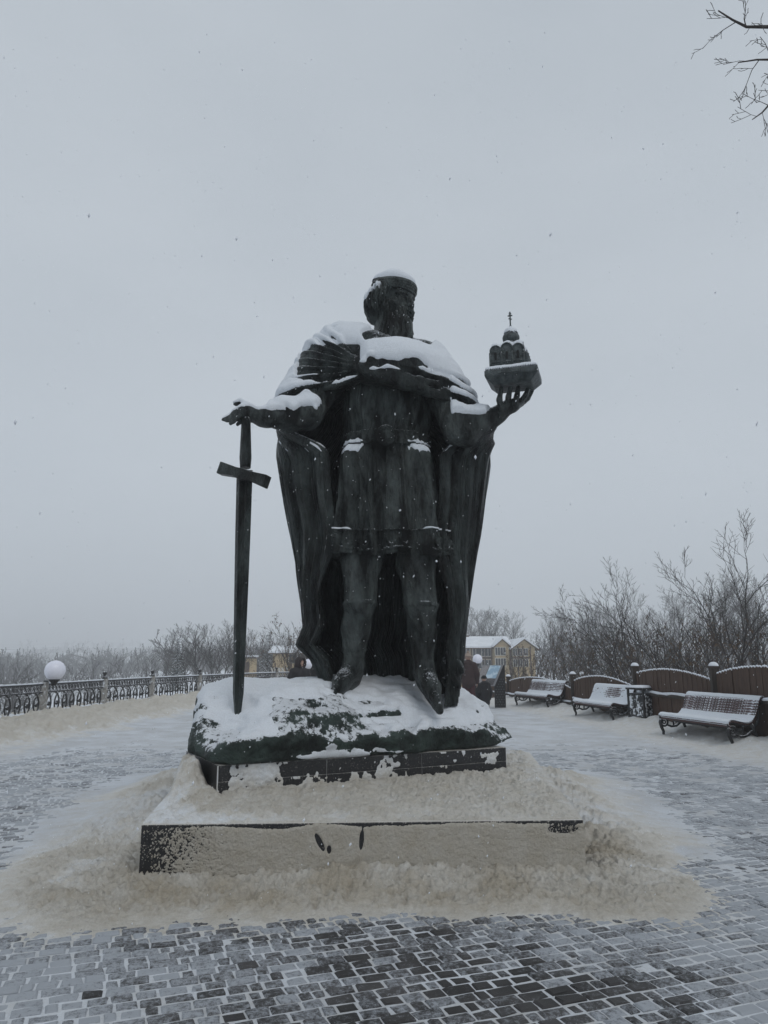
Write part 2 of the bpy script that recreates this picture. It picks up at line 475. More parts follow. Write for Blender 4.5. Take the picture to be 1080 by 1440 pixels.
SKY_SURF = []     # (V, faces) that can catch falling snow, for the statue's snow caps
def snow_caps(name, surf, lo, hi, step, depth, smin=0.60, smax=0.80, patch=0.25, nscale=3.0, seed=3, zmin=-1e9, parent=None, blur=2, mask=None, smooth_r=4):
    """drops a grid of rays from above on the given surfaces and lays a sheet of snow where they are flat enough to hold it"""
    Vs, Fs, off = [], [], 0
    for V, Fc in surf:
        Vs.append(np.asarray(V)); Fs += [tuple(int(q) + off for q in f) for f in Fc]; off += len(V)
    bvh = BVHTree.FromPolygons(np.concatenate(Vs).tolist(), Fs)
    xs = np.arange(lo[0], hi[0], step); ys = np.arange(lo[1], hi[1], step)
    Zt = np.full((len(xs), len(ys)), np.nan)
    dn = Vector((0, 0, -1))
    for i, x in enumerate(xs):
        for j, y in enumerate(ys):
            h = bvh.ray_cast(Vector((x, y, hi[2])), dn, hi[2] - lo[2])
            if h[0] is not None: Zt[i, j] = h[0].z
    ok = np.isfinite(Zt)
    Z0 = np.where(ok, Zt, lo[2] - 1)
    Zb, wt = np.where(ok, Zt, 0), ok.astype(float)
    for _ in range(smooth_r):
        Zp, Wp = np.pad(Zb, 1), np.pad(wt, 1)
        Zs_ = Zp[1:-1, 1:-1] + Zp[:-2, 1:-1] + Zp[2:, 1:-1] + Zp[1:-1, :-2] + Zp[1:-1, 2:]
        Ws_ = Wp[1:-1, 1:-1] + Wp[:-2, 1:-1] + Wp[2:, 1:-1] + Wp[1:-1, :-2] + Wp[1:-1, 2:]
        m_ = Zs_ / np.maximum(Ws_, 1e-6)
        # do not mix across a step between two surfaces
        m_ = np.where(ok & (np.abs(m_ - Zt) < 0.12), m_, np.where(ok, Zt, 0))
        Zb = m_ * ok; wt = ok.astype(float)
    fill = np.clip(np.where(ok, Zb - Zt, 0), 0, 0.07)
    gx, gy = np.gradient(np.where(ok, Zb, lo[2] - 1), step)
    nzv = 1 / np.sqrt(1 + gx ** 2 + gy ** 2)
    X, Y = np.meshgrid(xs, ys, indexing='ij')
    n = fbm(X * nscale, Y * nscale, Z0 * nscale * 0.5, 4, seed)
    t = sstep(smin, smax, nzv + patch * n) * ok * (Z0 > zmin)
    if mask is not None: t = t * mask(X, Y, Z0)
    for _ in range(blur):
        tp = np.pad(t, 1); t = np.where(ok, (tp[1:-1, 1:-1] * 2 + tp[:-2, 1:-1] + tp[2:, 1:-1] + tp[1:-1, :-2] + tp[1:-1, 2:]) / 6, 0)
    T = depth * (t - 0.22) * (1 + 0.35 * n) + fill * sstep(0.3, 0.7, t)
    Zs = Z0 + np.where(T > 0, T, T * 0.6)
    keep = T > -0.05 * depth
    idx = np.full(keep.shape, -1)
    q = keep[:-1, :-1] & keep[1:, :-1] & keep[1:, 1:] & keep[:-1, 1:]
    jump = np.maximum.reduce([Z0[:-1, :-1], Z0[1:, :-1], Z0[1:, 1:], Z0[:-1, 1:]]) - np.minimum.reduce([Z0[:-1, :-1], Z0[1:, :-1], Z0[1:, 1:], Z0[:-1, 1:]])
    q &= jump < step * 3.0
    used = np.zeros(keep.shape, bool)
    used[:-1, :-1] |= q; used[1:, :-1] |= q; used[1:, 1:] |= q; used[:-1, 1:] |= q
    idx[used] = np.arange(used.sum())
    V = np.stack([X[used], Y[used], Zs[used]], 1)
    A, B, C, D = idx[:-1, :-1][q], idx[1:, :-1][q], idx[1:, 1:][q], idx[:-1, 1:][q]
    Qf = np.stack([A, B, C, D], 1)
    if len(Qf) == 0: return None
    V = smooth_mesh(V, Qf, 1, 0.4)
    o = link(name, np_mesh(name, V, Qf, SNOW, True, {'sand': np.zeros(len(V))}), parent)
    o['kind'] = 'stuff'
    return o

def edges_of(Q):
    e = np.concatenate([Q[:, [0, 1]], Q[:, [1, 2]], Q[:, [2, 3]], Q[:, [3, 0]]])
    return np.concatenate([e, e[:, ::-1]])
def blur_on(e, cnt, a, it, lam=0.5):
    for _ in range(it):
        if a.ndim == 1: a = a + lam * (np.bincount(e[:, 0], a[e[:, 1]], minlength=len(a)) / cnt - a)
        else: a = a + lam * (np.stack([np.bincount(e[:, 0], a[e[:, 1], i], minlength=len(a)) for i in range(a.shape[1])], 1) / cnt[:, None] - a)
    return a
def snow_shell(name, surf, occluders, maskfn, depth=0.05, label=None, up=0.5, nblur=5, tblur=4, fillit=4, reach=1.6, parent=None, sand=0.0):
    """a crust of snow that follows sculpted surfaces: maskfn(V, N) -> 0..1 says how well each vertex holds snow; overhung vertices get none"""
    Vs, Fs, off = [], [], 0
    for V, Fc in occluders:
        Vs.append(np.asarray(V)); Fs += [[int(q) + off for q in f] for f in Fc]; off += len(V)
    bvh = BVHTree.FromPolygons(np.concatenate(Vs).tolist(), Fs) if Vs else None
    AV, AQ, AS, o = [], [], [], 0
    up_ = Vector((0, 0, 1))
    for V, Q in surf:
        V = np.asarray(V, float); Q = np.asarray(Q)
        e = edges_of(Q); cnt = np.bincount(e[:, 0], minlength=len(V)) + 1e-9
        N = vnormals(V, Q)
        NB = blur_on(e, cnt, N, nblur); NB /= np.linalg.norm(NB, axis=1, keepdims=True) + 1e-9
        m = maskfn(V, NB)
        if bvh is not None:
            for i in np.nonzero(m > 0.2)[0]:
                p = V[i] + NB[i] * 0.03
                if bvh.ray_cast(Vector(p) + up_ * 0.01, up_, reach)[0] is not None: m[i] = 0
        m = blur_on(e, cnt, m, tblur)
        nf = fbm(V[:, 0] * 6, V[:, 1] * 6, V[:, 2] * 6, 3, 77)
        T = depth * (m - 0.32) * (1 + 0.3 * nf)
        T = np.clip(T - 0.012 * sstep(.30, 0.0, m), -0.012, None)
        pos = V.copy()
        sm = blur_on(e, cnt, V, fillit)
        w = sstep(0.35, 0.7, m)[:, None]
        pos = V * (1 - w) + sm * w
        d = NB * (1 - up * w) + np.array((0, 0, 1)) * (up * w)
        pos = pos + d * T[:, None]
        keep = m > 0.03
        Qk = Q[keep[Q].any(1)]
        if not len(Qk): continue
        us = np.unique(Qk); rm = np.full(len(V), -1); rm[us] = np.arange(len(us))
        AV.append(pos[us]); AQ.append(rm[Qk] + o); o += len(us)
    V = np.concatenate(AV)
    ob = link(name, np_mesh(name, V, np.concatenate(AQ), SNOW, True, {'sand': np.full(len(V), sand)}), parent)
    tag(ob, label, 'snow', kind='stuff')
    return ob
# ================================================================== GROUND, PAVING, SNOW
FENCE_L = [(-9.65, 12.7), (-9.25, 16.4), (-9.0, 20.1), (-8.85, 24.0), (-8.45, 27.6), (-7.75, 31.8), (-7.0, 36.2), (-5.75, 40.4), (-3.9, 43.8), (-1.2, 45.6), (1.8, 45.4)]
FENCE_R = [(7.5, 8.4), (7.35, 12.2), (6.98, 16.0), (6.54, 19.7), (5.98, 24.0), (5.0, 30.5)]
def seg_dist(x, y, pts):
    """distance to a polyline and the side (positive: left of the direction of travel)"""
    best = np.full(np.shape(x), 1e9); side = np.zeros(np.shape(x))
    for (ax, ay), (bx, by) in zip(pts, pts[1:]):
        dx, dy = bx - ax, by - ay; L2 = dx * dx + dy * dy
        t = np.clip(((x - ax) * dx + (y - ay) * dy) / L2, 0, 1)
        d = np.hypot(x - ax - t * dx, y - ay - t * dy)
        s = dx * (y - ay) - dy * (x - ax)
        m = d < best
        best = np.where(m, d, best); side = np.where(m, s, side)
    return best, side

EDGE_L = [(-13, -20), (-10.2, 5)] + FENCE_L + [(5.2, 44)]
EDGE_R = [(8.6, -20), (7.6, 5)] + FENCE_R + [(5.3, 44)]
def terrain_z(x, y):
    x = np.asarray(x, float); y = np.asarray(y, float)
    dl, sl = seg_dist(x, y, EDGE_L); dr, sr = seg_dist(x, y, EDGE_R)
    outl = np.where(sl > 0, dl, 0); outr = np.where((sr < 0) & (sl <= 0), dr, 0)
    r = np.hypot(x, y)
    ang = np.degrees(np.arctan2(x, np.maximum(y, 1e-3)))
    valley = -9.5 * sstep(0.6, 60, outl) - 0.2 * sstep(0.3, 1.5, outl)
    # the shelf on which the small yellow house and the big house stand
    shelf = sstep(-23, -15, ang) * sstep(20, 60, r)
    zl = valley * (1 - shelf) + (-3.2 * sstep(1, 60, outl)) * shelf
    zr = -1.2 * sstep(0.5, 8, outr) + sstep(14, 26, ang) * (2.6 * sstep(22, 60, r) + 9 * sstep(60, 220, r)) * (outr > 0)
    z = zl + zr + 5.0 * sstep(110, 330, r) * (outl > 0) * (1 - shelf)
    far = sstep(260, 900, r)
    hills = 26 + 16 * fbm(x / 420, y / 420, 0, 4, 61) + 34 * sstep(1000, 2400, r) * (0.7 + .6 * fbm(x / 900, y / 900, 0, 3, 63))
    z = z + far * (hills * sstep(300, 1500, r))
    z = z + (outl > 0.4) * 0.25 * fbm(x / 3, y / 3, 0, 3, 71) * sstep(.5, 5, outl) + (outr > .6) * .2 * fbm(x / 2.5, y / 2.5, 0, 3, 72) * sstep(.6, 4, outr)
    return z - 0.06

rr = np.concatenate([np.linspace(0.3, 12, 16), 12 * np.exp(np.linspace(0.045, math.log(4200 / 12), 150))])
tt_ = np.linspace(-math.pi, math.pi, 260, endpoint=False)
RR, TT = np.meshgrid(rr, tt_, indexing='ij')
gx_, gy_ = RR * np.sin(TT), RR * np.cos(TT)
gz_ = terrain_z(gx_, gy_)
V = np.stack([gx_, gy_, gz_], -1)
nr, nt_ = RR.shape
i = np.arange(nr - 1)[:, None]; j = np.arange(nt_)[None, :]
Fg = np.stack([i * nt_ + j, (i + 1) * nt_ + j, (i + 1) * nt_ + (j + 1) % nt_, i * nt_ + (j + 1) % nt_], -1).reshape(-1, 4)[:, ::-1]
V2 = np.concatenate([V.reshape(-1, 3), [[0, 0, -0.06]]])
Ft = np.stack([np.full(nt_, len(V2) - 1), (np.arange(nt_) + 1) % nt_, np.arange(nt_)], 1)

# ground material: snow fields with dark woods and hedges on the far slopes
gm_, nt, bs = base_mat('snowy_ground')
L = nt.links.new
tcn = nd(nt, 'ShaderNodeTexCoord')
n1 = nd(nt, 'ShaderNodeTexNoise', Scale=0.006, Detail=9, Roughness=0.62)
n2 = nd(nt, 'ShaderNodeTexNoise', Scale=0.5, Detail=6, Roughness=0.6)
L(tcn.outputs['Object'], n1.inputs['Vector']); L(tcn.outputs['Object'], n2.inputs['Vector'])
at = nd(nt, 'ShaderNodeAttribute', attribute_name='wood')
add = nd(nt, 'ShaderNodeMath', operation='MULTIPLY_ADD'); add.inputs[1].default_value = 1.0
L(at.outputs['Fac'], add.inputs[0]); L(n1.outputs['Fac'], add.inputs[2])
mr = nd(nt, 'ShaderNodeMapRange'); mr.inputs['From Min'].default_value = 0.95; mr.inputs['From Max'].default_value = 1.03
L(add.outputs['Value'], mr.inputs['Value'])
r1 = nd(nt, 'ShaderNodeValToRGB'); r1.color_ramp.elements[0].color = (0.62, 0.65, 0.69, 1); r1.color_ramp.elements[1].color = (0.78, 0.81, 0.85, 1)
L(n2.outputs['Fac'], r1.inputs['Fac'])
mxn = nd(nt, 'ShaderNodeMix', data_type='RGBA'); mxn.inputs['B'].default_value = (0.05, 0.05, 0.052, 1)
L(mr.outputs['Result'], mxn.inputs['Factor']); L(r1.outputs['Color'], mxn.inputs['A'])
L(mxn.outputs['Result'], bs.inputs['Base Color']); bs.inputs['Roughness'].default_value = 0.9; bs.inputs['Specular IOR Level'].default_value = .2
wood = sstep(200, 420, np.hypot(V2[:, 0], V2[:, 1])) * 0.52
ground = link('ground', np_mesh('ground', V2, [Fg, Ft], gm_, True, {'wood': wood}))
tag(ground, kind='structure')

# ---------------- the paved square: a bed of sand and snow with setts laid in rows
PAV = math.radians(20.0)
cp, sp_ = math.cos(PAV), math.sin(PAV)
poly = [(-12.6, -18)] + [(-10.0, 5)] + FENCE_L + [(5.0, 44.5)] + [(p[0], p[1]) for p in FENCE_R[::-1]] + [(7.6, 5), (8.6, -18)]
me = bpy.data.meshes.new('pavement')
me.from_pydata([(x, y, -0.022) for x, y in poly], [], [list(range(len(poly)))[::-1]])
BED = noise_mat('paving_bed', (0.30, 0.31, 0.32), (0.42, 0.44, 0.46), rough=0.9, scale=3.0, detail=10)
me.materials.append(BED); me.update()
pavement = link('pavement', me)
tag(pavement, kind='structure')

def paver_mat():
    m, nt, bs = base_mat('paver')
    L = nt.links.new
    tcn = nd(nt, 'ShaderNodeTexCoord'); geo = nd(nt, 'ShaderNodeNewGeometry')
    pos = geo.outputs['Position']
    tone = nd(nt, 'ShaderNodeTexNoise', Scale=2.3, Detail=3); L(pos, tone.inputs['Vector'])
    r = nd(nt, 'ShaderNodeValToRGB'); r.color_ramp.elements[0].position = .38; r.color_ramp.elements[0].color = (0.016, 0.015, 0.015, 1)
    r.color_ramp.elements[1].position = .66; r.color_ramp.elements[1].color = (0.055, 0.052, 0.052, 1)
    L(tone.outputs['Fac'], r.inputs['Fac'])
    # snow dust: broad patches, broken up by fine grain, a little different on every sett
    big = nd(nt, 'ShaderNodeTexNoise', Scale=0.9, Detail=4, Roughness=0.6); L(pos, big.inputs['Vector'])
    fine = nd(nt, 'ShaderNodeTexNoise', Scale=30, Detail=9, Roughness=0.85); L(pos, fine.inputs['Vector'])
    at = nd(nt, 'ShaderNodeAttribute', attribute_name='bare')
    isl = nd(nt, 'ShaderNodeMath', operation='MULTIPLY_ADD'); isl.inputs[1].default_value = -0.34
    L(geo.outputs['Random Per Island'], isl.inputs[0])
    a1 = nd(nt, 'ShaderNodeMath', operation='MULTIPLY_ADD'); a1.inputs[1].default_value = 0.9; L(big.outputs['Fac'], a1.inputs[0]); L(isl.outputs['Value'], a1.inputs[2]); 
    isl.inputs[2].default_value = 0.42
    a2 = nd(nt, 'ShaderNodeMath', operation='MULTIPLY_ADD'); a2.inputs[1].default_value = 1.9; L(fine.outputs['Fac'], a2.inputs[0]); L(a1.outputs['Value'], a2.inputs[2])
    a3 = nd(nt, 'ShaderNodeMath', operation='SUBTRACT'); L(a2.outputs['Value'], a3.inputs[0]); L(at.outputs['Fac'], a3.inputs[1])
    mr = nd(nt, 'ShaderNodeMapRange'); mr.inputs['From Min'].default_value = 1.40; mr.inputs['From Max'].default_value = 1.74; mr.inputs['To Max'].default_value = 0.8
    L(a3.outputs['Value'], mr.inputs['Value'])
    mxn = nd(nt, 'ShaderNodeMix', data_type='RGBA'); mxn.inputs['B'].default_value = (0.41, 0.44, 0.48, 1)
    L(mr.outputs['Result'], mxn.inputs['Factor']); L(r.outputs['Color'], mxn.inputs['A'])
    L(mxn.outputs['Result'], bs.inputs['Base Color'])
    bs.inputs['Roughness'].default_value = 0.62
    bp = nd(nt, 'ShaderNodeBump', Strength=0.6, Distance=0.01); L(fine.outputs['Fac'], bp.inputs['Height']); L(bp.outputs['Normal'], bs.inputs['Normal'])
    return m
PAVER = paver_mat()
def bare_at(x, y):
    """where boots have worn the snow off the setts"""
    b = np.exp(-((x - 0.15) / 0.75) ** 2 - ((y - 4.5) / 0.55) ** 2) * 0.24 + np.exp(-((x - 0.9) / 0.8) ** 2 - ((y - 4.0) / 0.35) ** 2) * 0.22
    b += np.exp(-((x + 0.3) / 0.6) ** 2 - ((y - 3.75) / 0.3) ** 2) * 0.15
    return b - 0.10 * sstep(7, 10, y) - .06 * sstep(1.2, 2.6, x) - 0.05 * sstep(-.7, -1.8, x)
slab_c = (-0.1365, 5.878)
pieces = []
rng = np.random.default_rng(11)
ROW = 0.094
for k in range(-190, 300):
    v = k * ROW
    u = -12 + rng.random() * .3
    while u < 20:
        ln = rng.choice((0.152, 0.112, 0.070), p=(.40, .38, .22))
        uc, vc = u + ln / 2, v + ROW / 2
        x, y = uc * cp - vc * sp_, uc * sp_ + vc * cp
        u += ln
        if not (3.0 < y < 17 and abs(x) < min(0.60 * y + .8, 7.6)): continue
        if abs(x + 0.05) < 1.5 and 6.2 < y < 10: continue       # under the plinth
        pieces.append((x, y, ln, uc, vc))
pieces.sort(key=lambda p: p[0] ** 2 + p[1] ** 2 - (1e6 if (p[1] > 3.55 and abs(p[0]) < 0.54 * p[1] + .1) else 0))
def paver_geo(x, y, ln, r):
    g = 0.009 + 0.007 * r.random()
    hx, hy = (ln - g) / 2 , (ROW - g - 0.004 * r.random()) / 2
    top = r.normal(0, 0.0028); c = 0.010
    tl = r.normal(0, 0.02, 2)
    out = []
    for sx, sy, z in [(a * (hx), b * (hy), -0.03) for a, b in ((-1, -1), (1, -1), (1, 1), (-1, 1))] + [(a * hx, b * hy, top - 0.008) for a, b in ((-1, -1), (1, -1), (1, 1), (-1, 1))] + \
                     [(a * (hx - c), b * (hy - c), top) for a, b in ((-1, -1), (1, -1), (1, 1), (-1, 1))]:
        jx, jy = r.normal(0, .0032, 2)
        zz = z + (sx * tl[0] + sy * tl[1]) if z > -0.02 else z
        out.append((x + (sx + jx) * cp - (sy + jy) * sp_, y + (sx + jx) * sp_ + (sy + jy) * cp, zz))
    return out
PF = np.array([[0, 1, 5, 4], [1, 2, 6, 5], [2, 3, 7, 6], [3, 0, 4, 7], [4, 5, 9, 8], [5, 6, 10, 9], [6, 7, 11, 10], [7, 4, 8, 11], [8, 9, 10, 11]])
SV, SF = [], []
for n, (x, y, ln, uc, vc) in enumerate(pieces):
    g = paver_geo(x, y, ln, rng)
    if n < 300:
        ga = np.array(g); c = np.array((x, y, 0.0))
        o = link('paver', np_mesh('paver', ga - c, PF, PAVER, False, {'bare': bare_at(ga[:, 0], ga[:, 1]) + 0.12 * rng.normal() * np.ones(12)}), pavement, c)
    else:
        SF.append(PF + len(SV)); SV += g
SV = np.array(SV)
o = link('pavers', np_mesh('pavers', SV, np.concatenate(SF), PAVER, False, {'bare': bare_at(SV[:, 0], SV[:, 1])}), pavement)
o['kind'] = 'stuff'

# ---------------- one trodden sheet of snow over the square: thin on the setts, banked against the monument, railing and benches
BENCH_LINE = [(6.6, 11.4), (6.27, 13.95), (5.85, 16.14), (5.79, 18.75), (5.27, 21.8), (5.2, 23.9), (4.5, 26.5), (3.5, 31), (3, 40)]
def slab_sd(x, y):
    X0, X1 = -1.80, 1.53
    yf = 5.80 + (x + 1.785) * 0.0531
    dx = np.maximum(np.maximum((X0 - (y - 5.8) * 0.14) - x, x - (X1 + (y - 5.9) * .1)), 0); dy = np.maximum(np.maximum(yf - y, y - 10.4), 0)
    return np.hypot(dx, dy), dx, dy
def drift(x, y):
    ds, dx, dy = slab_sd(x, y)
    n1 = fbm(x * 1.1, y * 1.1, 0, 3, 81); n2 = fbm(x * 5, y * 5, 0, 4, 82); n3 = fbm(x * 17, y * 17, 0, 4, 83); n4 = fbm(x * 2.6, y * 2.6, 0, 3, 84)
    n6 = np.abs(fbm(x * 9, y * 9, 0, 4, 85, .6)); n7 = fbm(x * 38, y * 38, 0, 3, 86)
    front = (dy > 0.01) * (y < 6.6)
    mid = np.exp(-((x - 0.15) / .8) ** 2)
    side = sstep(1.2, 2.0, np.abs(x + .1))
    reach = np.where(y < 6.6, 0.62 + 0.30 * n1 + .16 * n4 + .16 * side, 0.72 + 0.4 * n1 + .2 * n4)
    h = (0.035 + 0.06 * mid) * np.exp(-(ds / (reach * 0.5)) ** 2) + 0.04 * sstep(reach * 1.40, reach * 0.8, ds + 0.16 * n2 + .10 * n3 + .14 * n4)
    n8 = np.abs(fbm(x * 20, y * 20, 0, 3, 87, .6)); lump = (0.035 * n2 + 0.02 * n3 + 0.02 * np.abs(n4) - 0.06 * n6 - 0.075 * n8 + 0.016 * n7 + .028) * sstep(0.012, 0.06, h)
    sand = sstep(reach * 2.0, reach * 0.8, ds + .40 * n4 + .3 * n2 + .14 * n3) * (.80 + .5 * n4 + .35 * n2)
    hs = 0.20 * np.exp(-(ds / .7) ** 2) * sstep(6.1, 7.4, y + .3 * n1) * (dx > 0) + .30 * np.exp(-(ds / .7) ** 2) * (y > 9) * (dx <= 0)
    z = -0.0075 + np.maximum(h, hs * (1 + .25 * n4)) + lump + .02 * n2 * sstep(.02, .1, hs)
    sand = sand * (1 - .45 * sstep(6.2, 7.5, y))
    # general cover thickening away from the trodden foreground
    cover = sstep(4.9, 7.6, y + 0.5 * n1 + 0.62 * np.abs(x) - 0.6) 
    z = z + 0.0012 * sstep(reach * 2.3, reach * 1.2, ds + .3 * n4 + .25 * n2) * sstep(.05, .0, h) * np.clip(side + sstep(5.8, 6.6, y), 0, 1)
    z = z + cover * (0.0030 + 0.0055 * n4 + 0.0045 * n2 + .003 * sstep(8, 13, y)) + (0.0042 * n3 + 0.0028 * n2) * (0.35 + .65 * cover) * sstep(.05, .0, h)
    z = z + sstep(12.5, 17, y) * 0.012
    rowp = np.sin((-(x) * sp_ + y * cp) / ROW * 2 * math.pi)
    # bank along the iron railing
    dl, _ = seg_dist(x, y, FENCE_L)
    wl = 2.9 + 0.7 * n1
    bl = 0.34 * np.exp(-((dl - 1.0) / 1.15) ** 2) * (0.75 + 0.5 * n4) + 0.10 * sstep(wl, wl * .5, dl + .3 * n2)
    z = z + bl + sstep(0.02, .12, bl) * (0.10 * n2 + 0.05 * n3 - .08 * n6)
    sand = np.maximum(sand, 0.62 * sstep(wl * 1.15, wl * .6, dl + .4 * n2))
    # bank under the benches and along the wooden fence
    dr, _ = seg_dist(x, y, FENCE_R); db, sb = seg_dist(x, y, BENCH_LINE)
    ins = np.where(sb > 0, db, 0)
    br = 0.045 * sstep(0.85, 0.3, ins + .18 * n2) + 0.24 * np.exp(-((dr - .2) / .55) ** 2) * (0.8 + .5 * n4)
    z = z + br + sstep(0.015, .06, br) * (0.02 * n2 + 0.014 * n3)
    sand = np.maximum(sand, 0.30 * sstep(1.15, 0.3, ins + .3 * n2))
    # far bank behind the statue
    fb = sstep(30, 40, y); z = z + fb * (0.05 + .06 * n4)
    z = z + np.clip(sand, 0, .5) * 2 * (.006 * n3 + .006 * n7 - .012 * n8 + .002)
    sand = sand * (1 - .38 * sstep(-1.5, -2.4, x) * (y < 9) - .15 * sstep(1.6, 2.4, x) * (y < 9))
    sand = np.maximum(sand, .10 + .08 * n4)
    wear = np.clip(.34 + .10 * sstep(4.5, 9, y) + .25 * n4, 0, 1) * (1 - sstep(.1, .4, sand)) * sstep(.1, .03, br + bl)
    return z, np.clip(sand, 0, 1), wear
rows = np.concatenate([3.1 * np.exp(np.arange(0, 380) * 0.0024), 3.1 * math.exp(380 * .0024) * np.exp(np.arange(0, 300) * 0.0063)])
fan = np.radians(np.linspace(-42, 42, 760))
RR, TT = np.meshgrid(rows, fan, indexing='ij')
x_, y_ = RR * np.sin(TT), RR * np.cos(TT)
z_, s_, w_ = drift(x_, y_)
rd = np.random.default_rng(31)
for k in range(150):                              # boot prints and scuffs pressed into the snow
    if k < 70: px_, py_ = rd.uniform(-2.9, 2.7), rd.uniform(4.75, 7.5)
    else: py_ = rd.uniform(10, 18); px_ = rd.uniform(-.5, .5) * py_
    dd, _, _ = slab_sd(np.array([px_]), np.array([py_]))
    if dd[0] < .1 or (k < 70 and dd[0] > .62): continue
    an = rd.uniform(0, 6.28); a_, b_ = rd.uniform(.10, .15), rd.uniform(.04, .06)
    lo_, hi_ = np.searchsorted(rows, math.hypot(px_, py_) - .3), np.searchsorted(rows, math.hypot(px_, py_) + .3)
    xs_, ys_ = x_[lo_:hi_] - px_, y_[lo_:hi_] - py_
    uu, vv = (xs_ * math.cos(an) + ys_ * math.sin(an)) / a_, (-xs_ * math.sin(an) + ys_ * math.cos(an)) / b_
    r2 = uu ** 2 + vv ** 2
    dep = (.028 if k < 70 else .010) * rd.uniform(.5, 1.1)
    z_[lo_:hi_] += -dep * np.exp(-r2 ** 2) + dep * .45 * np.exp(-((np.sqrt(r2) - 1.35) / .28) ** 2)
dl, sl = seg_dist(x_, y_, EDGE_L); dr, sr = seg_dist(x_, y_, EDGE_R)
inside = ((sl < 0) | (dl < 0.5)) & ((sr > 0) | (dr < .5)) & (y_ < 46) & (y_ > 2.2)
# under the slab the sheet is not needed
ds, _, _ = slab_sd(x_, y_)
u_in = (ds < 1e-6) & (y_ > slab_c[1] + .25)
inside &= ~u_in
idx = np.full(inside.shape, -1); 
q = inside[:-1, :-1] & inside[1:, :-1] & inside[1:, 1:] & inside[:-1, 1:]
used = np.zeros(inside.shape, bool); used[:-1, :-1] |= q; used[1:, :-1] |= q; used[1:, 1:] |= q; used[:-1, 1:] |= q
idx[used] = np.arange(used.sum())
Fs = np.stack([idx[:-1, :-1][q], idx[:-1, 1:][q], idx[1:, 1:][q], idx[1:, :-1][q]], 1)
o = link('trodden_snow', np_mesh('trodden_snow', np.stack([x_[used], y_[used], z_[used]], 1), Fs, SNOW, True, {'sand': s_[used], 'wear': w_[used]}))
tag(o, 'trodden snow over the paved square, sandy and banked up around the monument', 'snow', kind='stuff')

# ================================================================== MONUMENT BASE
def flat_box(poly_xy, z0, z1):
    mb = MB(); n = len(poly_xy)
    for z in (z0, z1):
        for x, y in poly_xy: mb.V.append((x, y, z))
    mb.Fn += [list(range(n))[::-1], [n + i for i in range(n)]]
    for i in range(n): mb.Fq.append([i, (i + 1) % n, n + (i + 1) % n, n + i])
    return mb
SLAB = [(-1.785, 5.79), (1.512, 5.966), (1.92, 10.2), (-2.36, 10.1)]
slab = flat_box(SLAB, -0.05, 0.42).obj('granite_step', GRANITE, bevel=0.008)
tag(slab, 'wide low black granite step caked with sandy snow, in front of the plinth', 'step')
PO = np.array((-1.486, 6.891)); eu = np.array((math.cos(math.radians(27.1)), math.sin(math.radians(27.1)))); ev = np.array((-eu[1], eu[0]))
def uv(u, v, z=0.0):
    p = PO + eu * u + ev * v
    return np.array((p[0], p[1], z))
plinth = flat_box([tuple(uv(u, v)[:2]) for u, v in ((0, 0), (3.14, 0), (3.14, 1.22), (0, 1.22))], 0.40, 0.695).obj('granite_plinth', GRANITE, bevel=0.006)
tag(plinth, 'black granite plinth between the snowy step and the bronze rock, white snow on its face', 'plinth')
# the plinth's cladding panels show as two courses
for k in range(3):
    a = uv(0.02 + k * 1.04, -0.012, 0.555); b = uv(1.04 + k * 1.04, -0.012, 0.555)
    c = (a + b) / 2
    MB().box(c + np.array((0, 0, .068)), (1.037, .022, .139), Matrix.Rotation(math.radians(27.1), 3, 'Z')).obj('cladding_panel', GRANITE, plinth, bevel=.004)
    MB().box(c + np.array((0, 0, -.075)), (1.037, .022, .146), Matrix.Rotation(math.radians(27.1), 3, 'Z')).obj('cladding_panel', GRANITE, plinth, bevel=.004)

# ---------------- rough bronze rock under the statue
RK = Field((-2.6, 6.3, 0.55), (2.4, 10.6, 1.85), 0.024)
def rock_uv(X, Y): return (X - PO[0]) * eu[0] + (Y - PO[1]) * eu[1], (X - PO[0]) * ev[0] + (Y - PO[1]) * ev[1]
def rock_top(u, v):
    front = 0.95 + 0.06 * np.sin(u * 2.1 + 1) - 0.05 * sstep(2.2, 3.2, u)
    h = front + (1.41 - front) * sstep(-0.05, 1.15, v) ** 0.85
    h = h - 0.16 * sstep(0.5, -0.2, u) - 0.20 * sstep(2.85, 3.5, u) - .25 * sstep(1.3, 1.75, v)
    bulge = np.exp(-((u - 0.98) / .42) ** 2 - ((v - .32) / .3) ** 2)
    h = h - .15 * np.exp(-((u - .30) / .30) ** 2 - ((v - .42) / .34) ** 2)
    return h + 0.17 * np.exp(-((u - .98) / .50) ** 4) * sstep(-.05, .10, v) * sstep(.95, .35, v)
